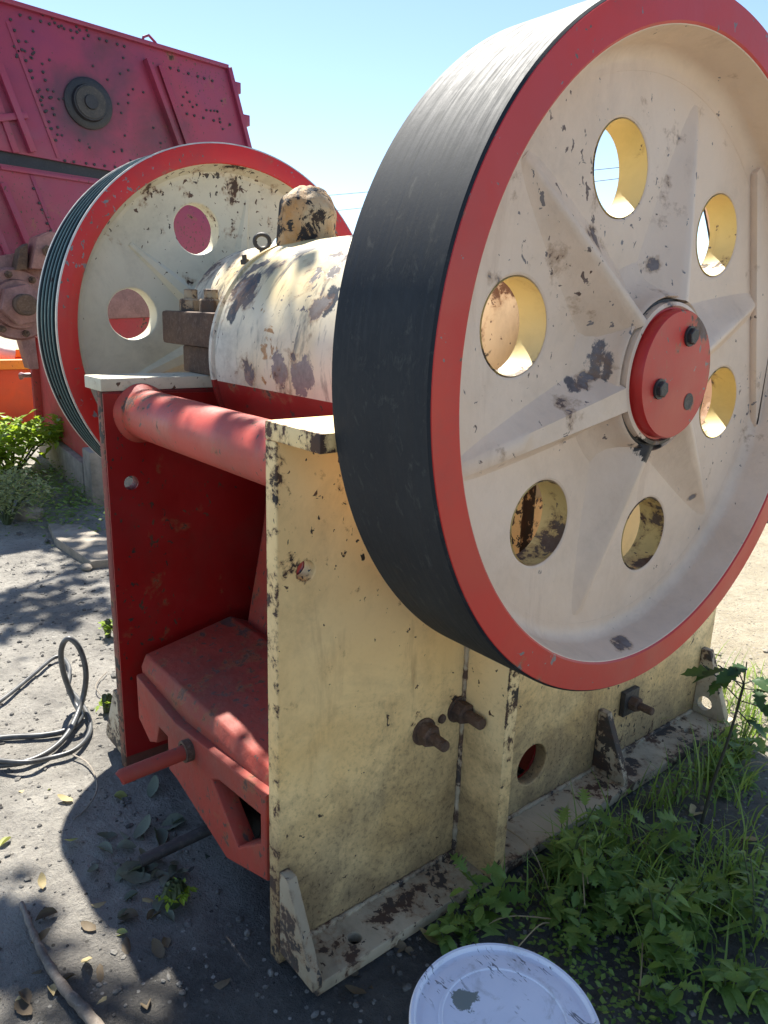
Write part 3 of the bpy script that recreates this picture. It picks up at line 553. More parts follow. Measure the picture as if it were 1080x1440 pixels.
# ---- bearing housings on the two side plates
def bearing(x0, x1, sgn):
    hs = lathe('bearing_housing', [(x0, .10), (x0, .29), (x0+.02, .31), (x1-.06, .325), (x1-.012, .33), (x1, .32), (x1, .10)], YS, ZS, crusher, 'head_cream', 80)
    box('pedestal', (x0+.02, .40, 1.2885), (x1-.02, .99, 1.40), hs, 'far_cream', .008)
    for yy in (.315, 1.0):
        lg = box('clamp_lug', (x0+.005, yy, 1.375), (x1-.005, yy+.11, 1.482), hs, 'rust', .012)
        box('clamp_stem', (x0+.12, yy+.02, 1.2885), (x1-.01, yy+.09, 1.3745), lg, 'rust', .008)
        for k in (0, 1):
            bx = x0+(x1-x0)*(.32+.38*k); bolt('clamp_nut', (bx, yy+.055, 1.482), (0, 0, 1), .040, .04, lg, 'foot_cream', .022, .03)
    lathe('cover_ring', [(x1 if sgn < 0 else x0, .12), (x1 if sgn < 0 else x0, .2), ((x1 if sgn < 0 else x0)-sgn*.02, .195), ((x1 if sgn < 0 else x0)-sgn*.02, .12)], YS, ZS, hs, 'far_cream', 60)
bearing(-1.26, -.88, -1); bearing(-.14, .10, 1)
tube('shaft', [(-1.70, YS, ZS), (.40, YS, ZS)], .095, crusher, 'bolt', 40)

# ---- flywheel
R, RI, XB, XFR = .684, .618, .162, .416
fw = lathe('flywheel', [(XB+.001, RI-.01), (XB, R-.004), (XB+.004, R), (XFR-.006, R), (XFR-.0015, R-.0035), (XFR-.0015, R-.02), (XFR-.06, R-.06), (XB+.06, R-.06)], YS, ZS, crusher, 'drum', 220, True)
fw['label'] = 'large spoked flywheel, dark steel tread, red rim, cream web'
lathe('rim_face', [(XFR-.0015, R-.004), (XFR, R-.005), (XFR, RI+.004), (XFR-.003, RI)], YS, ZS, fw, 'red', 200)
WX0, WX1 = .252, .318
hangs = [math.radians(47.5+60*k) for k in range(6)]
wholes = [ring_pts(YS+.402*math.cos(a), ZS+.402*math.sin(a), .088, 48, .006) for a in hangs]
wb = cut_plate('web', ring_pts(YS, ZS, .585, 120), wholes, 0, WX0, WX1, fw, 'wheel_cream', .006)
for a in hangs: lathe('hole_sleeve', [(WX0+.0005, .0865), (WX0+.003, .0872), (WX1-.003, .0872), (WX1-.0006, .0866)], YS+.402*math.cos(a), ZS+.402*math.sin(a), fw, 'hole_yellow', 48)
def fil(n=6): return [(WX1+.03-.03*math.cos(PI/2*i/n), .575+.03*math.sin(PI/2*i/n)) for i in range(n+1)]
lathe('rim_wall', [(WX1-.01, .56), (WX1+.0006, .565)]+fil()+[(XFR-.004, RI-.0015), (XFR-.0028, RI+.001)], YS, ZS, fw, 'wheel_cream', 180)
lathe('rim_back_wall', [(WX0+.01, .55), (WX0-.0006, .56), (WX0-.03, .60), (XB+.002, RI-.008)], YS, ZS, fw, 'wheel_cream', 120)
hub = lathe('hub', [(WX0-.05, .10), (WX0-.05, .175), (WX0-.01, .20), (WX0+.01, .20), (WX1-.01, .235), (WX1+.0006, .222), (WX1+.006, .203), (WX1+.018, .184), (WX1+.036, .171), (.372, .163), (.384, .161), (.389, .157), (.385, .154), (.368, .152), (.368, .10)], YS, ZS, fw, 'wheel_cream', 96, wob=.004)
cap = lathe('hub_cap', [(.372, .141), (.392, .139), (.394, .131), (.415, .130), (.419, .127), (.42, 0)], YS, ZS, fw, 'red', 96)
lathe('cap_seal', [(.374, .1465), (.396, .1455), (.398, .138), (.39, .132)], YS, ZS, cap, 'wheel_cream', 96, wob=.006)
lathe('gap_ring', [(.37, .1525), (.381, .1515), (.382, .146), (.376, .145)], YS, ZS, cap, 'bolt', 80, wob=.01)  # dark ring set in the gap between hub and cap seal
for y, z in ((.721, 1.472), (.631, 1.369)): bolt('cap_bolt', (.4195, y, z), (1, 0, 0), .0165, .009, cap, 'bolt', 0, 0, 1.25)
lathe('bolt_hole', [(.4203, 0), (.4203, .0125), (.4208, .016), (.4203, .018)], .751, 1.338, cap, 'bolt', 24)
def wheel_rib(a, par, mat, x_front=.398, tip=.545, wide=.09, flat=.010):
    """tapering cast spoke: tall and wide at the hub, running out on the web"""
    n = 14; rows = []
    for i in range(n+1):
        t = i/n; r = .15+(tip-.15)*t; h = (x_front-WX1)*(1-t)**.9+.002; wd = (wide*(1-t)**.85+.008); fl = flat*(1-.5*t)
        wd = wide*(1-t)**.75+.016; nn = 9; half = []
        for q in range(nn+1):
            s_ = q/nn; half.append((fl+(wd+.012-fl)*s_, h*(1-s_)**1.45-.003*s_))
        prof2 = [(-w_, h_) for w_, h_ in half[::-1]]+half
        rows.append([(WX1+hh, YS+r*math.cos(a)-ww*math.sin(a), ZS+r*math.sin(a)+ww*math.cos(a)) for ww, hh in prof2])
    vs = [v for r_ in rows for v in r_]; k = len(rows[0])
    fs = [(i*k+j, i*k+j+1, (i+1)*k+j+1, (i+1)*k+j) for i in range(n) for j in range(k-1)]+[tuple(n*k+j for j in range(k))]
    return raw('rib', vs, fs, par, mat, 55)
for k in range(6): wheel_rib(math.radians(17.5+60*k), fw, 'wheel_cream', flat=.007 if k != 3 else .024, wide=.072 if k != 3 else .048)
# counterweight cast into the wheel on the far side
cw = [(1.075, 1.835), (1.275, 1.235)]+[(YS+.605*math.cos(t), ZS+.605*math.sin(t)) for t in np.linspace(-.27, .86, 18)]
prism('counterweight', cw, 0, WX1-.004, .336, fw, 'wheel_cream', .008)

# ---- belt pulley
PX0, PX1, PR, PRI = -1.639, -1.411, .676, .607
gp = [(PX1-.001, PRI+.006), (PX1, PR-.006), (PX1-.003, PR), (PX1-.016, PR)]
ng = 5; pit_w = (PX1-.016-(PX0+.016))/ng
for i in range(ng):
    x = PX1-.016-i*pit_w; gp += [(x-.004, PR-.002), (x-pit_w*.38, PR-.034), (x-pit_w*.62, PR-.034), (x-pit_w+.004, PR-.002), (x-pit_w, PR)]
gp += [(PX0+.003, PR), (PX0, PR-.006), (PX0+.001, PRI-.004)]
pl = lathe('belt_pulley', gp, YS, ZS, crusher, 'groove', 200); pl['label'] = 'grooved belt pulley with red rim and cream web'
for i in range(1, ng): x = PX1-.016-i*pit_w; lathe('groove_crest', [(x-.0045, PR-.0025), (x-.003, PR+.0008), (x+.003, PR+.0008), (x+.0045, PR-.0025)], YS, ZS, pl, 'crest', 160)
for x0 in (PX1-.001, PX0+.013): lathe('rim_edge', [(x0-.011, PR-.001), (x0-.010, PR+.0015), (x0-.001, PR+.0015), (x0, PR-.003)], YS, ZS, pl, 'rim_bare', 180)
lathe('rim_face', [(PX1-.001, PR-.003), (PX1+.0008, PR-.006), (PX1+.0008, PRI+.003), (PX1-.004, PRI)], YS, ZS, pl, 'red', 160)
pw = PX1-.055
cut_plate('web', ring_pts(YS, ZS, .60, 100), [ring_pts(YS+.402*math.cos(a), ZS+.402*math.sin(a), .088, 40, .012) for a in [math.radians(50+60*k) for k in range(6)]], 0, pw-.07, pw, pl, 'far_cream', .006)
lathe('rim_wall', [(pw-.001, .57), (pw+.004, .585), (PX1-.02, .603), (PX1-.003, PRI+.0006)], YS, ZS, pl, 'far_cream', 140)
lathe('rim_back_wall', [(pw-.069, .57), (pw-.08, .59), (PX0+.002, PRI-.008)], YS, ZS, pl, 'far_cream', 100)
lathe('hub', [(pw-.12, .10), (pw-.12, .17), (pw+.02, .18), (PX1+.03, .165), (PX1+.035, .10)], YS, ZS, pl, 'far_cream', 64)
for k in range(6):
    a = math.radians(22+60*k); n = 2; e = [(.17, .022, .05), (.50, .006, .012)]
    vs = []
    for r, h, wd in e:
        for ww, hh in ((-wd, -.003), (-wd*.4, h), (wd*.4, h), (wd, -.003)): vs.append((pw+hh, YS+r*math.cos(a)-ww*math.sin(a), ZS+r*math.sin(a)+ww*math.cos(a)))
    raw('rib', vs, [(0, 1, 5, 4), (1, 2, 6, 5), (2, 3, 7, 6), (4, 5, 6, 7)], pl, 'far_cream', 30)
# ------------------------------------------------------------------ small things
# paint pail
BX, BY, BH = .62, .062, .36
m = NT('pail_plastic'); n = m.noise(6, 5, .6); f = m.noise(50, 5, .7)
c = m.mix(m.ramp(n, .35, .7), (.80, .79, .84), (.70, .69, .76)); c = m.mix(m.ramp(m.noise(13, 8, .75, .6), .55, .68, 0, .55), c, (.34, .32, .30))
sc = m.noise(26, 3, .5, 1.5, vec=m.scaled((1, 5, 1), (0, 0, .8))); gate = m.ramp(m.noise(9, 2), .55, .6)
c = m.mix(m.math('MULTIPLY', m.math('MULTIPLY', m.ramp(sc, .62, .64), gate), .8), c, (.07, .07, .08))
d = m.n('ShaderNodeVectorMath'); d.operation = 'DISTANCE'; m.l(m.co, d.inputs[0]); sp = at(655, 1402, 2, BH); d.inputs[1].default_value = (sp.x-BX, sp.y-BY, BH)
bl = m.ramp(m.math('ADD', d.outputs['Value'], m.math('MULTIPLY', m.math('SUBTRACT', m.noise(42, 5, .7), .5), .05)), .023, .020); c = m.mix(bl, c, (.19, .21, .19))
M['pail'] = m.fin(c, m.ramp(f, .3, .7, .4, .6), m.bump(m.math('ADD', n, m.math('MULTIPLY', f, .3)), .15, .004))
pail = thing('paint_pail', 'white plastic paint pail with scuffed stained lid among weeds', 'pail', (BX, BY, 0))
lathe('body', [(.004, 0), (.004, .128), (.012, .133), (.29, .147), (.292, .153), (.30, .153), (.302, .148), (BH-.035, .150)], 0, 0, pail, 'pail', 80, axis=2)
lid = lathe('lid', [(BH-.034, .153), (BH-.030, .160), (BH-.004, .161), (BH+.002, .158), (BH+.002, .153), (BH-.005, .149), (BH-.006, .140), (BH-.004, .136), (BH-.0035, .112), (BH-.0015, .110), (BH-.0015, .106), (BH-.0035, .104), (BH-.003, .06), (BH-.002, 0)], 0, 0, pail, 'pail', 96, axis=2)
bm = bmesh.new(); bm_tube(bm, [(.157*math.cos(t), .157*math.sin(t), .285-.13*math.sin((t+.5)/PI*PI)) for t in np.linspace(-.5, PI-.5, 24)], .0025, 8); from_bm('wire_handle', bm, pail, 'bolt')

# hoses
m = NT('rubber_hose'); n = m.noise(18, 4, .6); M['hose'] = m.fin(m.mix(m.ramp(n, .35, .7), (.035, .036, .038), (.12, .12, .115)), .42)
def G(px, py, dz=0): p = at(px, py, 2, dz); return p
def L(px, py, x): return at(px, py, 0, x)
hp = [G(-60, 1052, .012), G(0, 1038, .012), G(60, 1034, .012), G(95, 1026, .014), G(114, 1008, .016), L(104, 985, -1.46), L(90, 948, -1.48), L(86, 915, -1.47), L(96, 898, -1.45), L(112, 912, -1.43), L(121, 948, -1.41), L(114, 990, -1.395), G(92, 1036, .018), G(52, 1066, .012), G(0, 1076, .012), G(-70, 1076, .012)]
tag(tube('rubber_hose', spline(hp, 10), .0105, None, 'hose', 10), 'black rubber hose with one loop standing up on the soil', 'hose')
hp = [G(-70, 1030, .012), G(0, 986, .012), G(45, 950, .012), G(74, 926, .012), G(88, 925, .012), G(98, 940, .012), G(96, 965, .012), G(112, 985, .012), G(126, 1012, .012), G(124, 1034, .012), G(104, 1055, .012), G(70, 1066, .013), G(30, 1072, .03), G(-50, 1064, .03)]
tag(tube('rubber_hose', spline(hp, 8), .0085, None, 'hose', 10), 'grey rubber hose lying flat under the standing loop', 'hose')
tag(tube('thin_wire', spline([G(100, 1060, .006), G(122, 1072, .008), G(134, 1092, .006), G(136, 1112, .02), G(122, 1136, .006), G(104, 1152, .005)], 8), .0028, None, 'concrete', 6), 'thin pale wire curling from hose into shadow', 'wire')
tag(tube('thin_wire', spline([G(150, 945, .006), G(138, 958, .01), G(135, 968, .02), G(146, 982, .006), G(150, 986, .005)], 6), .0022, None, 'concrete', 6), 'short curl of thin wire beside far side plate', 'wire')
M['bark'] = rusty('grey_bark', (.24, .20, .16), (.10, .08, .065), (.36, .32, .27), .9, 11)
st = spline([G(30, 1270, .012), G(44, 1306, .014), G(62, 1345, .016), G(92, 1392, .014), G(118, 1420, .014), G(150, 1462, .012)], 6)
tag(tube('dead_branch', st, [.006+.009*i/len(st)+.0012*math.sin(i*1.9) for i in range(len(st))], None, 'bark', 9), 'dry grey dead branch lying on sunlit soil', 'branch')
# old shaft with a flanged end under the frame
sh = thing('scrap_shaft', 'rusty scrap shaft with flanged wheel lying beneath the jaw', 'scrap shaft', (-.47, .06, 0))
tube('shaft_bar', [(-.02, -.20, .03), (.0, .02, .055), (.02, .20, .07)], .017, sh, 'bolt', 14)
lathe('flange_disc', [(.03, .02), (.03, .075), (.05, .08), (.06, .06), (.10, .055), (.11, .08), (.13, .075), (.13, .02)], .01, .066, sh, 'bolt', 28, axis=1)

# ------------------------------------------------------------------ foliage
def leaf_mat(name, a, b, trans=.35, rough=.5):
    m = NT(name); oi = m.n('ShaderNodeObjectInfo'); g = m.n('ShaderNodeNewGeometry')
    n = m.noise(14, 3, .6); rr = m.math('FRACT', m.math('ADD', oi.outputs['Random'], g.outputs['Random Per Island']))
    c = m.mix(rr, a, b); c = m.mix(m.ramp(n, .4, .7, 0, .35), c, tuple(v*.6 for v in a))
    m.fin(c, rough, spec=.35)
    t = m.n('ShaderNodeBsdfTranslucent'); m.put(t.inputs[0], m.mix(.5, c, (b[0]*2, b[1]*2, b[2]*.9))); mx = m.n('ShaderNodeMixShader'); mx.inputs[0].default_value = trans
    m.l(m.b.outputs[0], mx.inputs[1]); m.l(t.outputs[0], mx.inputs[2]); m.l(mx.outputs[0], m.out.inputs[0]); return m.m
M['weed'] = leaf_mat('weed_leaf', (.095, .18, .04), (.25, .35, .085)); M['grass'] = leaf_mat('grass_blade', (.10, .19, .035), (.25, .34, .09))
M['tall'] = leaf_mat('tall_plant_leaf', (.04, .09, .035), (.075, .14, .045)); M['shrub'] = leaf_mat('shrub_leaf', (.18, .29, .025), (.32, .42, .05))
M['pale_shrub'] = leaf_mat('pale_shrub_leaf', (.22, .26, .10), (.34, .36, .18)); M['tree'] = leaf_mat('tree_leaf', (.04, .09, .02), (.07, .13, .03), .25)
M['stem'] = NT('green_stem').fin((.055, .075, .03), .6); M['stem_dark'] = NT('dark_stem').fin((.03, .03, .022), .6)
def leaf_mesh(name, lobes, mat, fold=.25, droop=.35, n=9, wmax=.26, seed=0, jit=.13):
    """unit-length leaf along +Y, folded on its midrib and drooping; lobed or toothed outline"""
    r = random.Random(seed); vs, fs = [], []
    for i in range(n+1):
        t = i/n; base = math.sin(PI*min(1, t*.92+.06))**.8*wmax
        w = base*(1+lobes*(.75 if i % 2 else -.62))*(1 if 0 < i < n else .08); w *= r.uniform(1-jit, 1+jit); sh = (.10 if i % 2 else -.03)*lobes
        z = -droop*t*t+.02*math.sin(7*t+seed)
        vs += [(-w, t+sh, z+fold*w), (0, t, z), (w*r.uniform(.9, 1.1), t+sh, z+fold*w)]
    for i in range(n): a = i*3; fs += [(a, a+1, a+4, a+3), (a+1, a+2, a+5, a+4)]
    me = bpy.data.meshes.new(name); me.from_pydata(vs, [], fs); me.materials.append(M[mat])
    me.polygons.foreach_set('use_smooth', [True]*len(me.polygons)); return me
LV = {k: [leaf_mesh(k+'_leaf', lb, k, dr, dp, nn, wm, sd) for sd, (lb, dr, dp, nn, wm) in enumerate(v)] for k, v in {
    'weed': [(.75, .3, .35, 9, .26), (.55, .25, .5, 9, .24), (.2, .3, .3, 7, .22), (.9, .2, .45, 11, .28), (.05, .35, .6, 7, .10), (.1, .3, .5, 7, .16), (0, .2, .8, 7, .08)],
    'tall': [(.28, .25, .45, 11, .27), (.35, .2, .6, 11, .24)]}.items()}
def leaf_obj(me, parent, p, az, tilt, ln, roll=0):
    o = bpy.data.objects.new('leaf', me); COL.objects.link(o); o.parent = parent; o.location = p; o.scale = (ln, ln, ln)
    o.rotation_euler = (Matrix.Rotation(az, 3, 'Z') @ Matrix.Rotation(tilt, 3, 'X') @ Matrix.Rotation(roll, 3, 'Y')).to_euler(); return o
def weed_proto(name, h, nst, nl, ln, label, group, seed):
    r = random.Random(seed); LVS = (LV['weed'][:4], LV['weed'][:4], LV['weed'][2:4]+LV['weed'][5:6], LV['weed'][4:7])[(seed-1) % 4]; root = thing(name, label, 'weed', (0, 0, 0), group); bm = bmesh.new(); lv = []
    for s in range(nst):
        a = r.uniform(0, 6.28); lean = r.uniform(.15, .6); hh = h*r.uniform(.65, 1.1)
        pts = [Vector((math.cos(a)*lean*hh*t*t, math.sin(a)*lean*hh*t*t, hh*t-.01)) for t in (0, .3, .6, .85, 1)]
        bm_tube(bm, pts, [.0030, .0028, .0024, .0018, .0012], 5)
        for k in range(nl):
            t = .12+.88*(k+1)/nl; q = Vector((math.cos(a)*lean*hh*t*t, math.sin(a)*lean*hh*t*t, hh*t-.01)); lv.append((q, k*2.4+r.uniform(-.5, .5), r.uniform(-.1, .65)+.3*(t > .9), ln*r.uniform(.6, 1.15)*(1.15-.45*t)))
    from_bm('stem', bm, root, 'stem', 60)
    for q, az, ti, l_ in lv: leaf_obj(r.choice(LVS), root, q, az, ti, l_, r.uniform(-.35, .35))
    return root
def copy_tree(root, loc, rz, sc):
    c = root.copy(); COL.objects.link(c); c.location = loc; c.rotation_euler = (0, 0, rz); c.scale = (sc,)*3
    for ch in root.children: k = ch.copy(); COL.objects.link(k); k.parent = c
    return c
WL = 'low green lobed-leaf weed growing in the shaded soil beside the crusher'; WG = 'weeds beside the crusher'
protos = [weed_proto('weed_plant', .13, 3, 6, .075, WL, WG, 1), weed_proto('weed_plant', .18, 2, 8, .080, WL, WG, 2), weed_proto('weed_plant', .09, 4, 5, .060, WL, WG, 3), weed_proto('weed_plant', .22, 2, 9, .07, WL, WG, 4)]
first = set()
def put_weed(i, x, y, sc, lab):
    rz = random.uniform(0, 6.28); z = gh(x, y)
    if i not in first: first.add(i); o = protos[i]; o.location = (x, y, z); o.rotation_euler = (0, 0, rz); o.scale = (sc,)*3
    else: o = copy_tree(protos[i], (x, y, z), rz, sc)
    o['label'] = ('lobed-leaf', 'tall lobed-leaf', 'low bushy', 'narrow-leaf')[i]+' green weed '+lab; o['group'] = ('lobed-leaf', 'tall lobed-leaf', 'low bushy', 'narrow-leaf')[i]+' weeds '+lab
def free(x, y):
    if -.04 < x < .19 and y < 1.98: return False
    if math.hypot(x-BX, y-BY) < .19: return False
    return math.hypot(x-CAM_P.x, y-CAM_P.y) > .55
def spot(poly):
    xs = [p[0] for p in poly]; ys = [p[1] for p in poly]
    while True:
        x, y = random.uniform(min(xs), max(xs)), random.uniform(min(ys), max(ys)); ins = False
        for i in range(len(poly)):
            (x1, y1), (x2, y2) = poly[i], poly[i-1]
            if (y1 > y) != (y2 > y) and x < (x2-x1)*(y-y1)/(y2-y1)+x1: ins = not ins
        if ins: p = G(x, y); return p.x, p.y
ZONES = [([(690, 1180), (850, 1170), (900, 1290), (800, 1340), (690, 1300)], 15, 'beside the upright rib and base flange'), ([(850, 1200), (1080, 1180), (1080, 1440), (840, 1420)], 20, 'in the open soil below the tall weed'), ([(850, 1000), (1000, 1000), (1060, 1120), (900, 1140)], 12, 'by the triangular gussets of the crusher'), ([(560, 1290), (690, 1240), (700, 1320), (560, 1360)], 4, 'between the paint pail and base flange'), ([(980, 1040), (1080, 1040), (1080, 1180), (990, 1150)], 5, 'behind the tall weed')]
for poly, n, lab in ZONES:
    k = 0
    while k < n:
        x, y = spot(poly); k += 1
        if free(x, y): put_weed(random.randrange(4), x, y, random.uniform(.6, 1.15), lab)
# dead stalks among the weeds
M['straw'] = NT('dry_straw').fin((.30, .23, .13), .8)
for _ in range(14):
    x, y = spot(random.choice(ZONES)[0])
    if not free(x, y): continue
    a = random.uniform(0, 6.28); l_ = random.uniform(.12, .26); z = gh(x, y); q = Vector((x, y, z)); dv = Vector((math.cos(a), math.sin(a), 0))
    tag(tube('dry_stalk', spline([q, q+dv*l_*.4+Vector((0, 0, random.uniform(.02, .12))), q+dv*l_+Vector((0, 0, random.uniform(.01, .10)))], 5), .0018, None, 'straw', 5), 'thin dry straw-coloured stalk among the green weeds', 'stalk', 'dry stalks among the weeds')
# grass blades (uncountable)
def grass(name, spots, mat, label, lmin, lmax, wd, nb, spread):
    vs, fs = [], []
    for x0, y0, sc in spots:
        for _ in range(random.randint(nb//2, nb)):
            x, y = x0+random.gauss(0, spread), y0+random.gauss(0, spread)
            if not free(x, y): continue
            L_ = random.uniform(lmin, lmax)*sc; a = random.uniform(0, 6.28); bend = random.uniform(.2, 1.1); w_ = wd*random.uniform(.6, 1.2); z = gh(x, y)-.005; k = len(vs)
            for i in range(5):
                t = i/4; out = bend*L_*t*t*.8; zz = z+L_*t*(1-.35*bend*t); ww = w_*(1-t)**.7*(.6+.4*min(1, t*4))
                cx, cy = x+math.cos(a)*out, y+math.sin(a)*out; vs += [(cx-math.sin(a)*ww, cy+math.cos(a)*ww, zz), (cx+math.sin(a)*ww, cy-math.cos(a)*ww, zz)]
            fs += [(k+2*i, k+2*i+1, k+2*i+3, k+2*i+2) for i in range(4)]
    o = raw(name, vs, fs, None, mat, 180); o['kind'] = 'stuff'; o['label'] = label; o['category'] = 'grass'; return o
gs = []
for poly, n in (([(700, 1160), (860, 1150), (900, 1260), (720, 1280)], 18), ([(860, 1010), (1010, 1000), (1050, 1120), (880, 1150)], 26), ([(880, 1200), (1080, 1150), (1080, 1400), (900, 1380)], 26), ([(1000, 960), (1080, 960), (1080, 1060), (1010, 1040)], 14)):
    for _ in range(n): gs.append((*spot(poly), random.uniform(.6, 1.15)))
grass('weed_grass', gs, 'grass', 'green grass blades growing among the weeds beside the crusher', .10, .27, .0042, 16, .04)
# low ground cover of tiny leaves
def cover(name, spots, mat, label, rad, nb, size, zmax):
    vs, fs = [], []
    for x0, y0 in spots:
        for _ in range(nb):
            x, y = x0+random.gauss(0, rad), y0+random.gauss(0, rad)
            if -.04 < x < .15 and 0 < y < 1.98: continue
            z = gh(x, y)+random.random()**1.6*zmax; a = random.uniform(0, 6.28); l_ = size*random.uniform(.5, 1.2); ti = random.uniform(-.3, .7); k = len(vs)
            dx, dy, dz = math.cos(a)*math.cos(ti)*l_, math.sin(a)*math.cos(ti)*l_, math.sin(ti)*l_; wx, wy = -math.sin(a)*l_*.32, math.cos(a)*l_*.32
            vs += [(x, y, z), (x+dx*.5+wx, y+dy*.5+wy, z+dz*.55), (x+dx, y+dy, z+dz*.8), (x+dx*.5-wx, y+dy*.5-wy, z+dz*.55)]; fs += [(k, k+1, k+2, k+3)]
    o = raw(name, vs, fs, None, mat, None); o['kind'] = 'stuff'; o['label'] = label; o['category'] = 'ground cover'; return o
cv = [spot(p) for p, n in (([(700, 1190), (1080, 1170), (1080, 1440), (850, 1440), (720, 1300)], 40), ([(860, 1010), (1000, 1000), (1060, 1120), (880, 1150)], 26)) for _ in range(n)]
cover('ground_cover', cv, 'weed', 'tiny leaved ground cover in the shade beside the crusher', .07, 34, .020, .045)
lc = [spot(p) for p, n in (([(45, 655), (115, 690), (140, 720), (40, 720)], 26), ([(60, 730), (150, 715), (150, 745), (80, 750)], 6)) for _ in range(n)]
cover('ground_cover', lc, 'weed', 'dark green creeping weeds at the foot of the concrete plinth', .16, 46, .045, .14)
# the tall plant
tp = G(979, 1192); tall = thing('tall_weed', 'tall single-stemmed weed with broad leaves at its top', 'plant', (tp.x, tp.y, gh(tp.x, tp.y)))
base = Vector((tp.x, tp.y, 0)); vd = Vector((CAM_P.x-tp.x, CAM_P.y-tp.y, 0)).normalized()
def TP(px, py, push=0):   # point on the upright plane through the stem foot facing the camera
    d = CR*((px-540)/CAM_F)-CU*((py-720)/CAM_F)+CF; n_ = vd; t = (base+n_*push-CAM_P).dot(n_)/d.dot(n_); return CAM_P+d*t-tall.location
stp = spline([TP(979, 1194), TP(990, 1145), TP(1006, 1090), TP(1024, 1040), TP(1040, 985), TP(1046, 962)], 6)
tube('stem', stp, [.0055-.0025*i/len(stp) for i in range(len(stp))], tall, 'stem_dark', 8)
def branch(pts, nm='branchlet'): return tube(nm, spline(pts, 5), .0018, tall, 'stem_dark', 6)
for tip, frm, ln, me in (((975, 930), (1040, 985), .10, 0), ((1000, 934), (1044, 968), .10, 1), ((1030, 940), (1046, 962), .085, 0), ((1072, 962), (1046, 962), .10, 1), ((1095, 985), (1044, 968), .12, 0), ((1060, 1035), (1036, 998), .075, 1), ((1085, 1010), (1040, 985), .09, 0), ((1012, 960), (1046, 962), .08, 1), ((1050, 930), (1046, 962), .08, 0)):
    a, b = TP(*frm), TP(*tip, random.uniform(-.04, .05)); midp = a.lerp(b, .55)+Vector((0, 0, .012)); branch([a, midp, a.lerp(b, .8)+Vector((0, 0, .012))]); dv = b-a
    leaf_obj(LV['tall'][me], tall, a.lerp(b, .55)+Vector((0, 0, .012)), math.atan2(-dv.x, dv.y), .1+random.uniform(-.15, .2), ln*.8, random.uniform(-.4, .4))
    leaf_obj(LV['tall'][1-me], tall, a.lerp(b, .4)+Vector((0, 0, .012)), math.atan2(-dv.x, dv.y)+random.choice((-.9, .9)), random.uniform(-.2, .3), ln*.5, random.uniform(-.4, .4))
# shrubs on the left
def shrub(name, label, c, rx, rz, n, ln, mat, seed, cat='shrub'):
    r = random.Random(seed); root = thing(name, label, cat, (c[0], c[1], 0)); vs, fs = [], []
    bm = bmesh.new(); tips = []
    for s in range(11):
        a = r.uniform(0, 6.28); q = Vector((math.cos(a)*rx*r.uniform(.2, .85), math.sin(a)*rx*r.uniform(.2, .85), rz*r.uniform(.5, .95))); tips.append(q)
        bm_tube(bm, [Vector((0, 0, -.02)), q*.5+Vector((0, 0, .05)), q], [.012, .008, .004], 5)
    from_bm('stem', bm, root, 'stem', 60)
    for _ in range(n):
        q = r.choice(tips)+Vector((r.gauss(0, rx*.20), r.gauss(0, rx*.20), r.gauss(0, rz*.14))); q.z = max(.03, q.z)
        a = r.uniform(0, 6.28); ti = r.uniform(-.5, .9); l_ = ln*r.uniform(.6, 1.2); k = len(vs)
        d = Vector((math.cos(a)*math.cos(ti), math.sin(a)*math.cos(ti), math.sin(ti)))*l_; w_ = Vector((-math.sin(a), math.cos(a), r.uniform(-.3, .3)))*l_*.26
        vs += [q, q+d*.45+w_, q+d+Vector((0, 0, -.25*l_)), q+d*.45-w_]; fs += [(k, k+1, k+2, k+3)]
    raw('foliage', vs, fs, root, mat, None); return root
p = G(18, 668); shrub('leafy_shrub', 'bright sunlit green shrub in front of the orange skip', (p.x, p.y), .55, .42, 1000, .12, 'shrub', 5)
p = G(-30, 650); shrub('leafy_shrub', 'dark leafy shrub beside the bright one', (p.x-.3, p.y-.5), .6, .4, 700, .11, 'weed', 6)
p = G(10, 738); shrub('pale_shrub', 'pale dry feathery shrub on the stony soil', (p.x, p.y), .34, .36, 1100, .045, 'pale_shrub', 7)
p = G(152, 893); shrub('small_weed', 'tiny bright green weed beside the far side plate', (p.x, p.y), .045, .06, 60, .03, 'shrub', 8, 'weed')
for k, (px, py, lab) in enumerate(((150, 1000, 'small yellow green sprig at the foot of the far gusset'), (245, 1270, 'small green sprig in the shadow under the jaw'))):
    p = G(px, py); shrub('small_weed', lab, (p.x, p.y), .04, .04, 40, .028, 'shrub', 20+k, 'weed')
# fallen leaves
def fl_mat(name, a, b): return leaf_mat(name, a, b, .15, .7)
M['leaf_tan'] = fl_mat('fallen_leaf_tan', (.36, .27, .13), (.48, .40, .22)); M['leaf_green'] = fl_mat('fallen_leaf_green', (.20, .22, .07), (.40, .42, .16)); M['leaf_brown'] = fl_mat('fallen_leaf_brown', (.09, .065, .04), (.17, .13, .08)); M['leaf_grey'] = fl_mat('fallen_leaf_grey', (.10, .12, .09), (.20, .22, .16))
FL = {k: [leaf_mesh('fallen_leaf', 0, k, f_, d_, 10, w_, s_, .06) for s_, (f_, d_, w_) in enumerate(((.9, .3, .30), (.35, -.4, .26), (1.3, .15, .24), (-.8, .4, .28)))] for k in ('leaf_tan', 'leaf_green', 'leaf_brown', 'leaf_grey')}
def drop(kind, px, py, size, label, group):
    p = G(px, py); o = bpy.data.objects.new('fallen_leaf', random.choice(FL[kind])); COL.objects.link(o)
    o.location = (p.x, p.y, gh(p.x, p.y)+.006); size *= 1.15; o.scale = (size,)*3; o.rotation_euler = (random.uniform(-.35, .25), random.uniform(-.4, .4), random.uniform(0, 6.28)); tag(o, label, 'leaf', group)
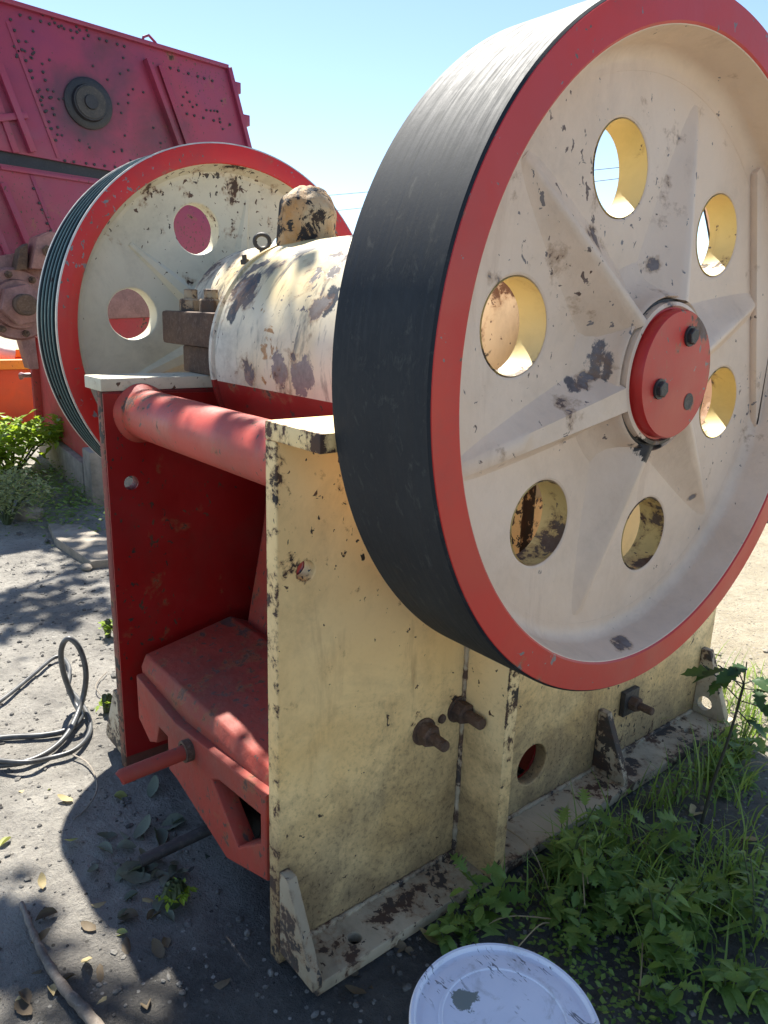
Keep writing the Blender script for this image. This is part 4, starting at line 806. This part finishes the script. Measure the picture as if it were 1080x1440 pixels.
for px, py in ((26, 1112), (103, 1128), (150, 1400), (128, 1272), (75, 1400), (200, 1262), (60, 1250), (120, 1345), (30, 1400)): drop('leaf_tan', px, py, random.uniform(.03, .05), 'dry yellow fallen leaf on the sunlit grey soil', 'dry yellow fallen leaves')
for px, py in ((238, 1268), (160, 1120), (110, 1180), (70, 1110), (180, 1310), (16, 1180)): drop('leaf_green', px, py, random.uniform(.03, .045), 'yellow green fallen leaf on the soil left of the crusher', 'yellow green fallen leaves')
for _ in range(34): drop('leaf_grey', random.gauss(215, 45), random.gauss(1215, 38), random.uniform(.035, .075), 'dull grey green leaf lying in the shadow under the jaw', 'dull leaves under the jaw')
for _ in range(26):
    x, y = random.choice([(random.uniform(470, 620), random.uniform(1290, 1430)), (random.uniform(700, 1080), random.uniform(1180, 1430)), (random.uniform(20, 330), random.uniform(1280, 1430))]); drop('leaf_brown', x, y, random.uniform(.025, .05), 'brown dead leaf on dark shaded soil near the crusher', 'brown dead leaves')
for px, py, s_ in ((625, 1335, .06), (905, 1247, .05), (970, 1150, .06), (1065, 1180, .07), (860, 1230, .05)): drop('leaf_tan', px, py, s_, 'dry tan leaf caught among the green weeds', 'tan leaves among the weeds')
# a tree left of the frame: its outer twigs shade and dapple the yard
tree = thing('shade_tree', 'broad leafy tree standing left of the crusher yard', 'tree', (-4.7, -.55, 0))
T0 = Vector((-4.7, -.55, 0)); SD = Vector((-.63, .21, 1))
targets = [((-.50, .14, 1.25), 3.4, .34, 48), ((-.80, .10, 1.25), 3.9, .22, 30), ((-2.55, .20, 0), 4.8, .30, 130), ((-3.2, .75, 0), 5.2, .32, 130), ((-.42, -.50, 0), 4.6, .16, 46), ((-3.9, -.5, 0), 5.0, .5, 200)]
bm = bmesh.new(); bm_tube(bm, spline([Vector((0, 0, -.1)), Vector((.05, .1, 1.6)), Vector((.0, .2, 3.2)), Vector((-.1, .4, 4.4)), Vector((-.2, .6, 5.4))], 5), [.20-.006*i for i in range(21)], 12)
cents = []
for (tx, ty, tz), h, rd_, n in targets:
    c = Vector((tx, ty, tz))+SD*h-T0; cents.append((c, rd_, n)); s0 = Vector((-.02, .3, 3.0+random.uniform(0, 1.6))); bm_tube(bm, spline([s0, s0.lerp(c, .45)+Vector((0, 0, .35)), c], 6), [.06-.0038*i for i in range(13)], 7)
from_bm('trunk', bm, tree, 'bark', 60)
vs, fs = [], []
for c, rd_, n in cents:
    for _ in range(n):
        q = c+Vector((random.gauss(0, rd_*.6), random.gauss(0, rd_*.6), random.gauss(0, rd_*.4))); a = random.uniform(0, 6.28); l_ = random.uniform(.09, .16); ti = random.uniform(-.5, .5); k = len(vs)
        d = Vector((math.cos(a)*math.cos(ti), math.sin(a)*math.cos(ti), math.sin(ti)))*l_; w_ = Vector((-math.sin(a), math.cos(a), random.uniform(-.4, .4)))*l_*.3
        vs += [q, q+d*.45+w_, q+d, q+d*.45-w_]; fs.append((k, k+1, k+2, k+3))
raw('crown', vs, fs, tree, 'tree', None)
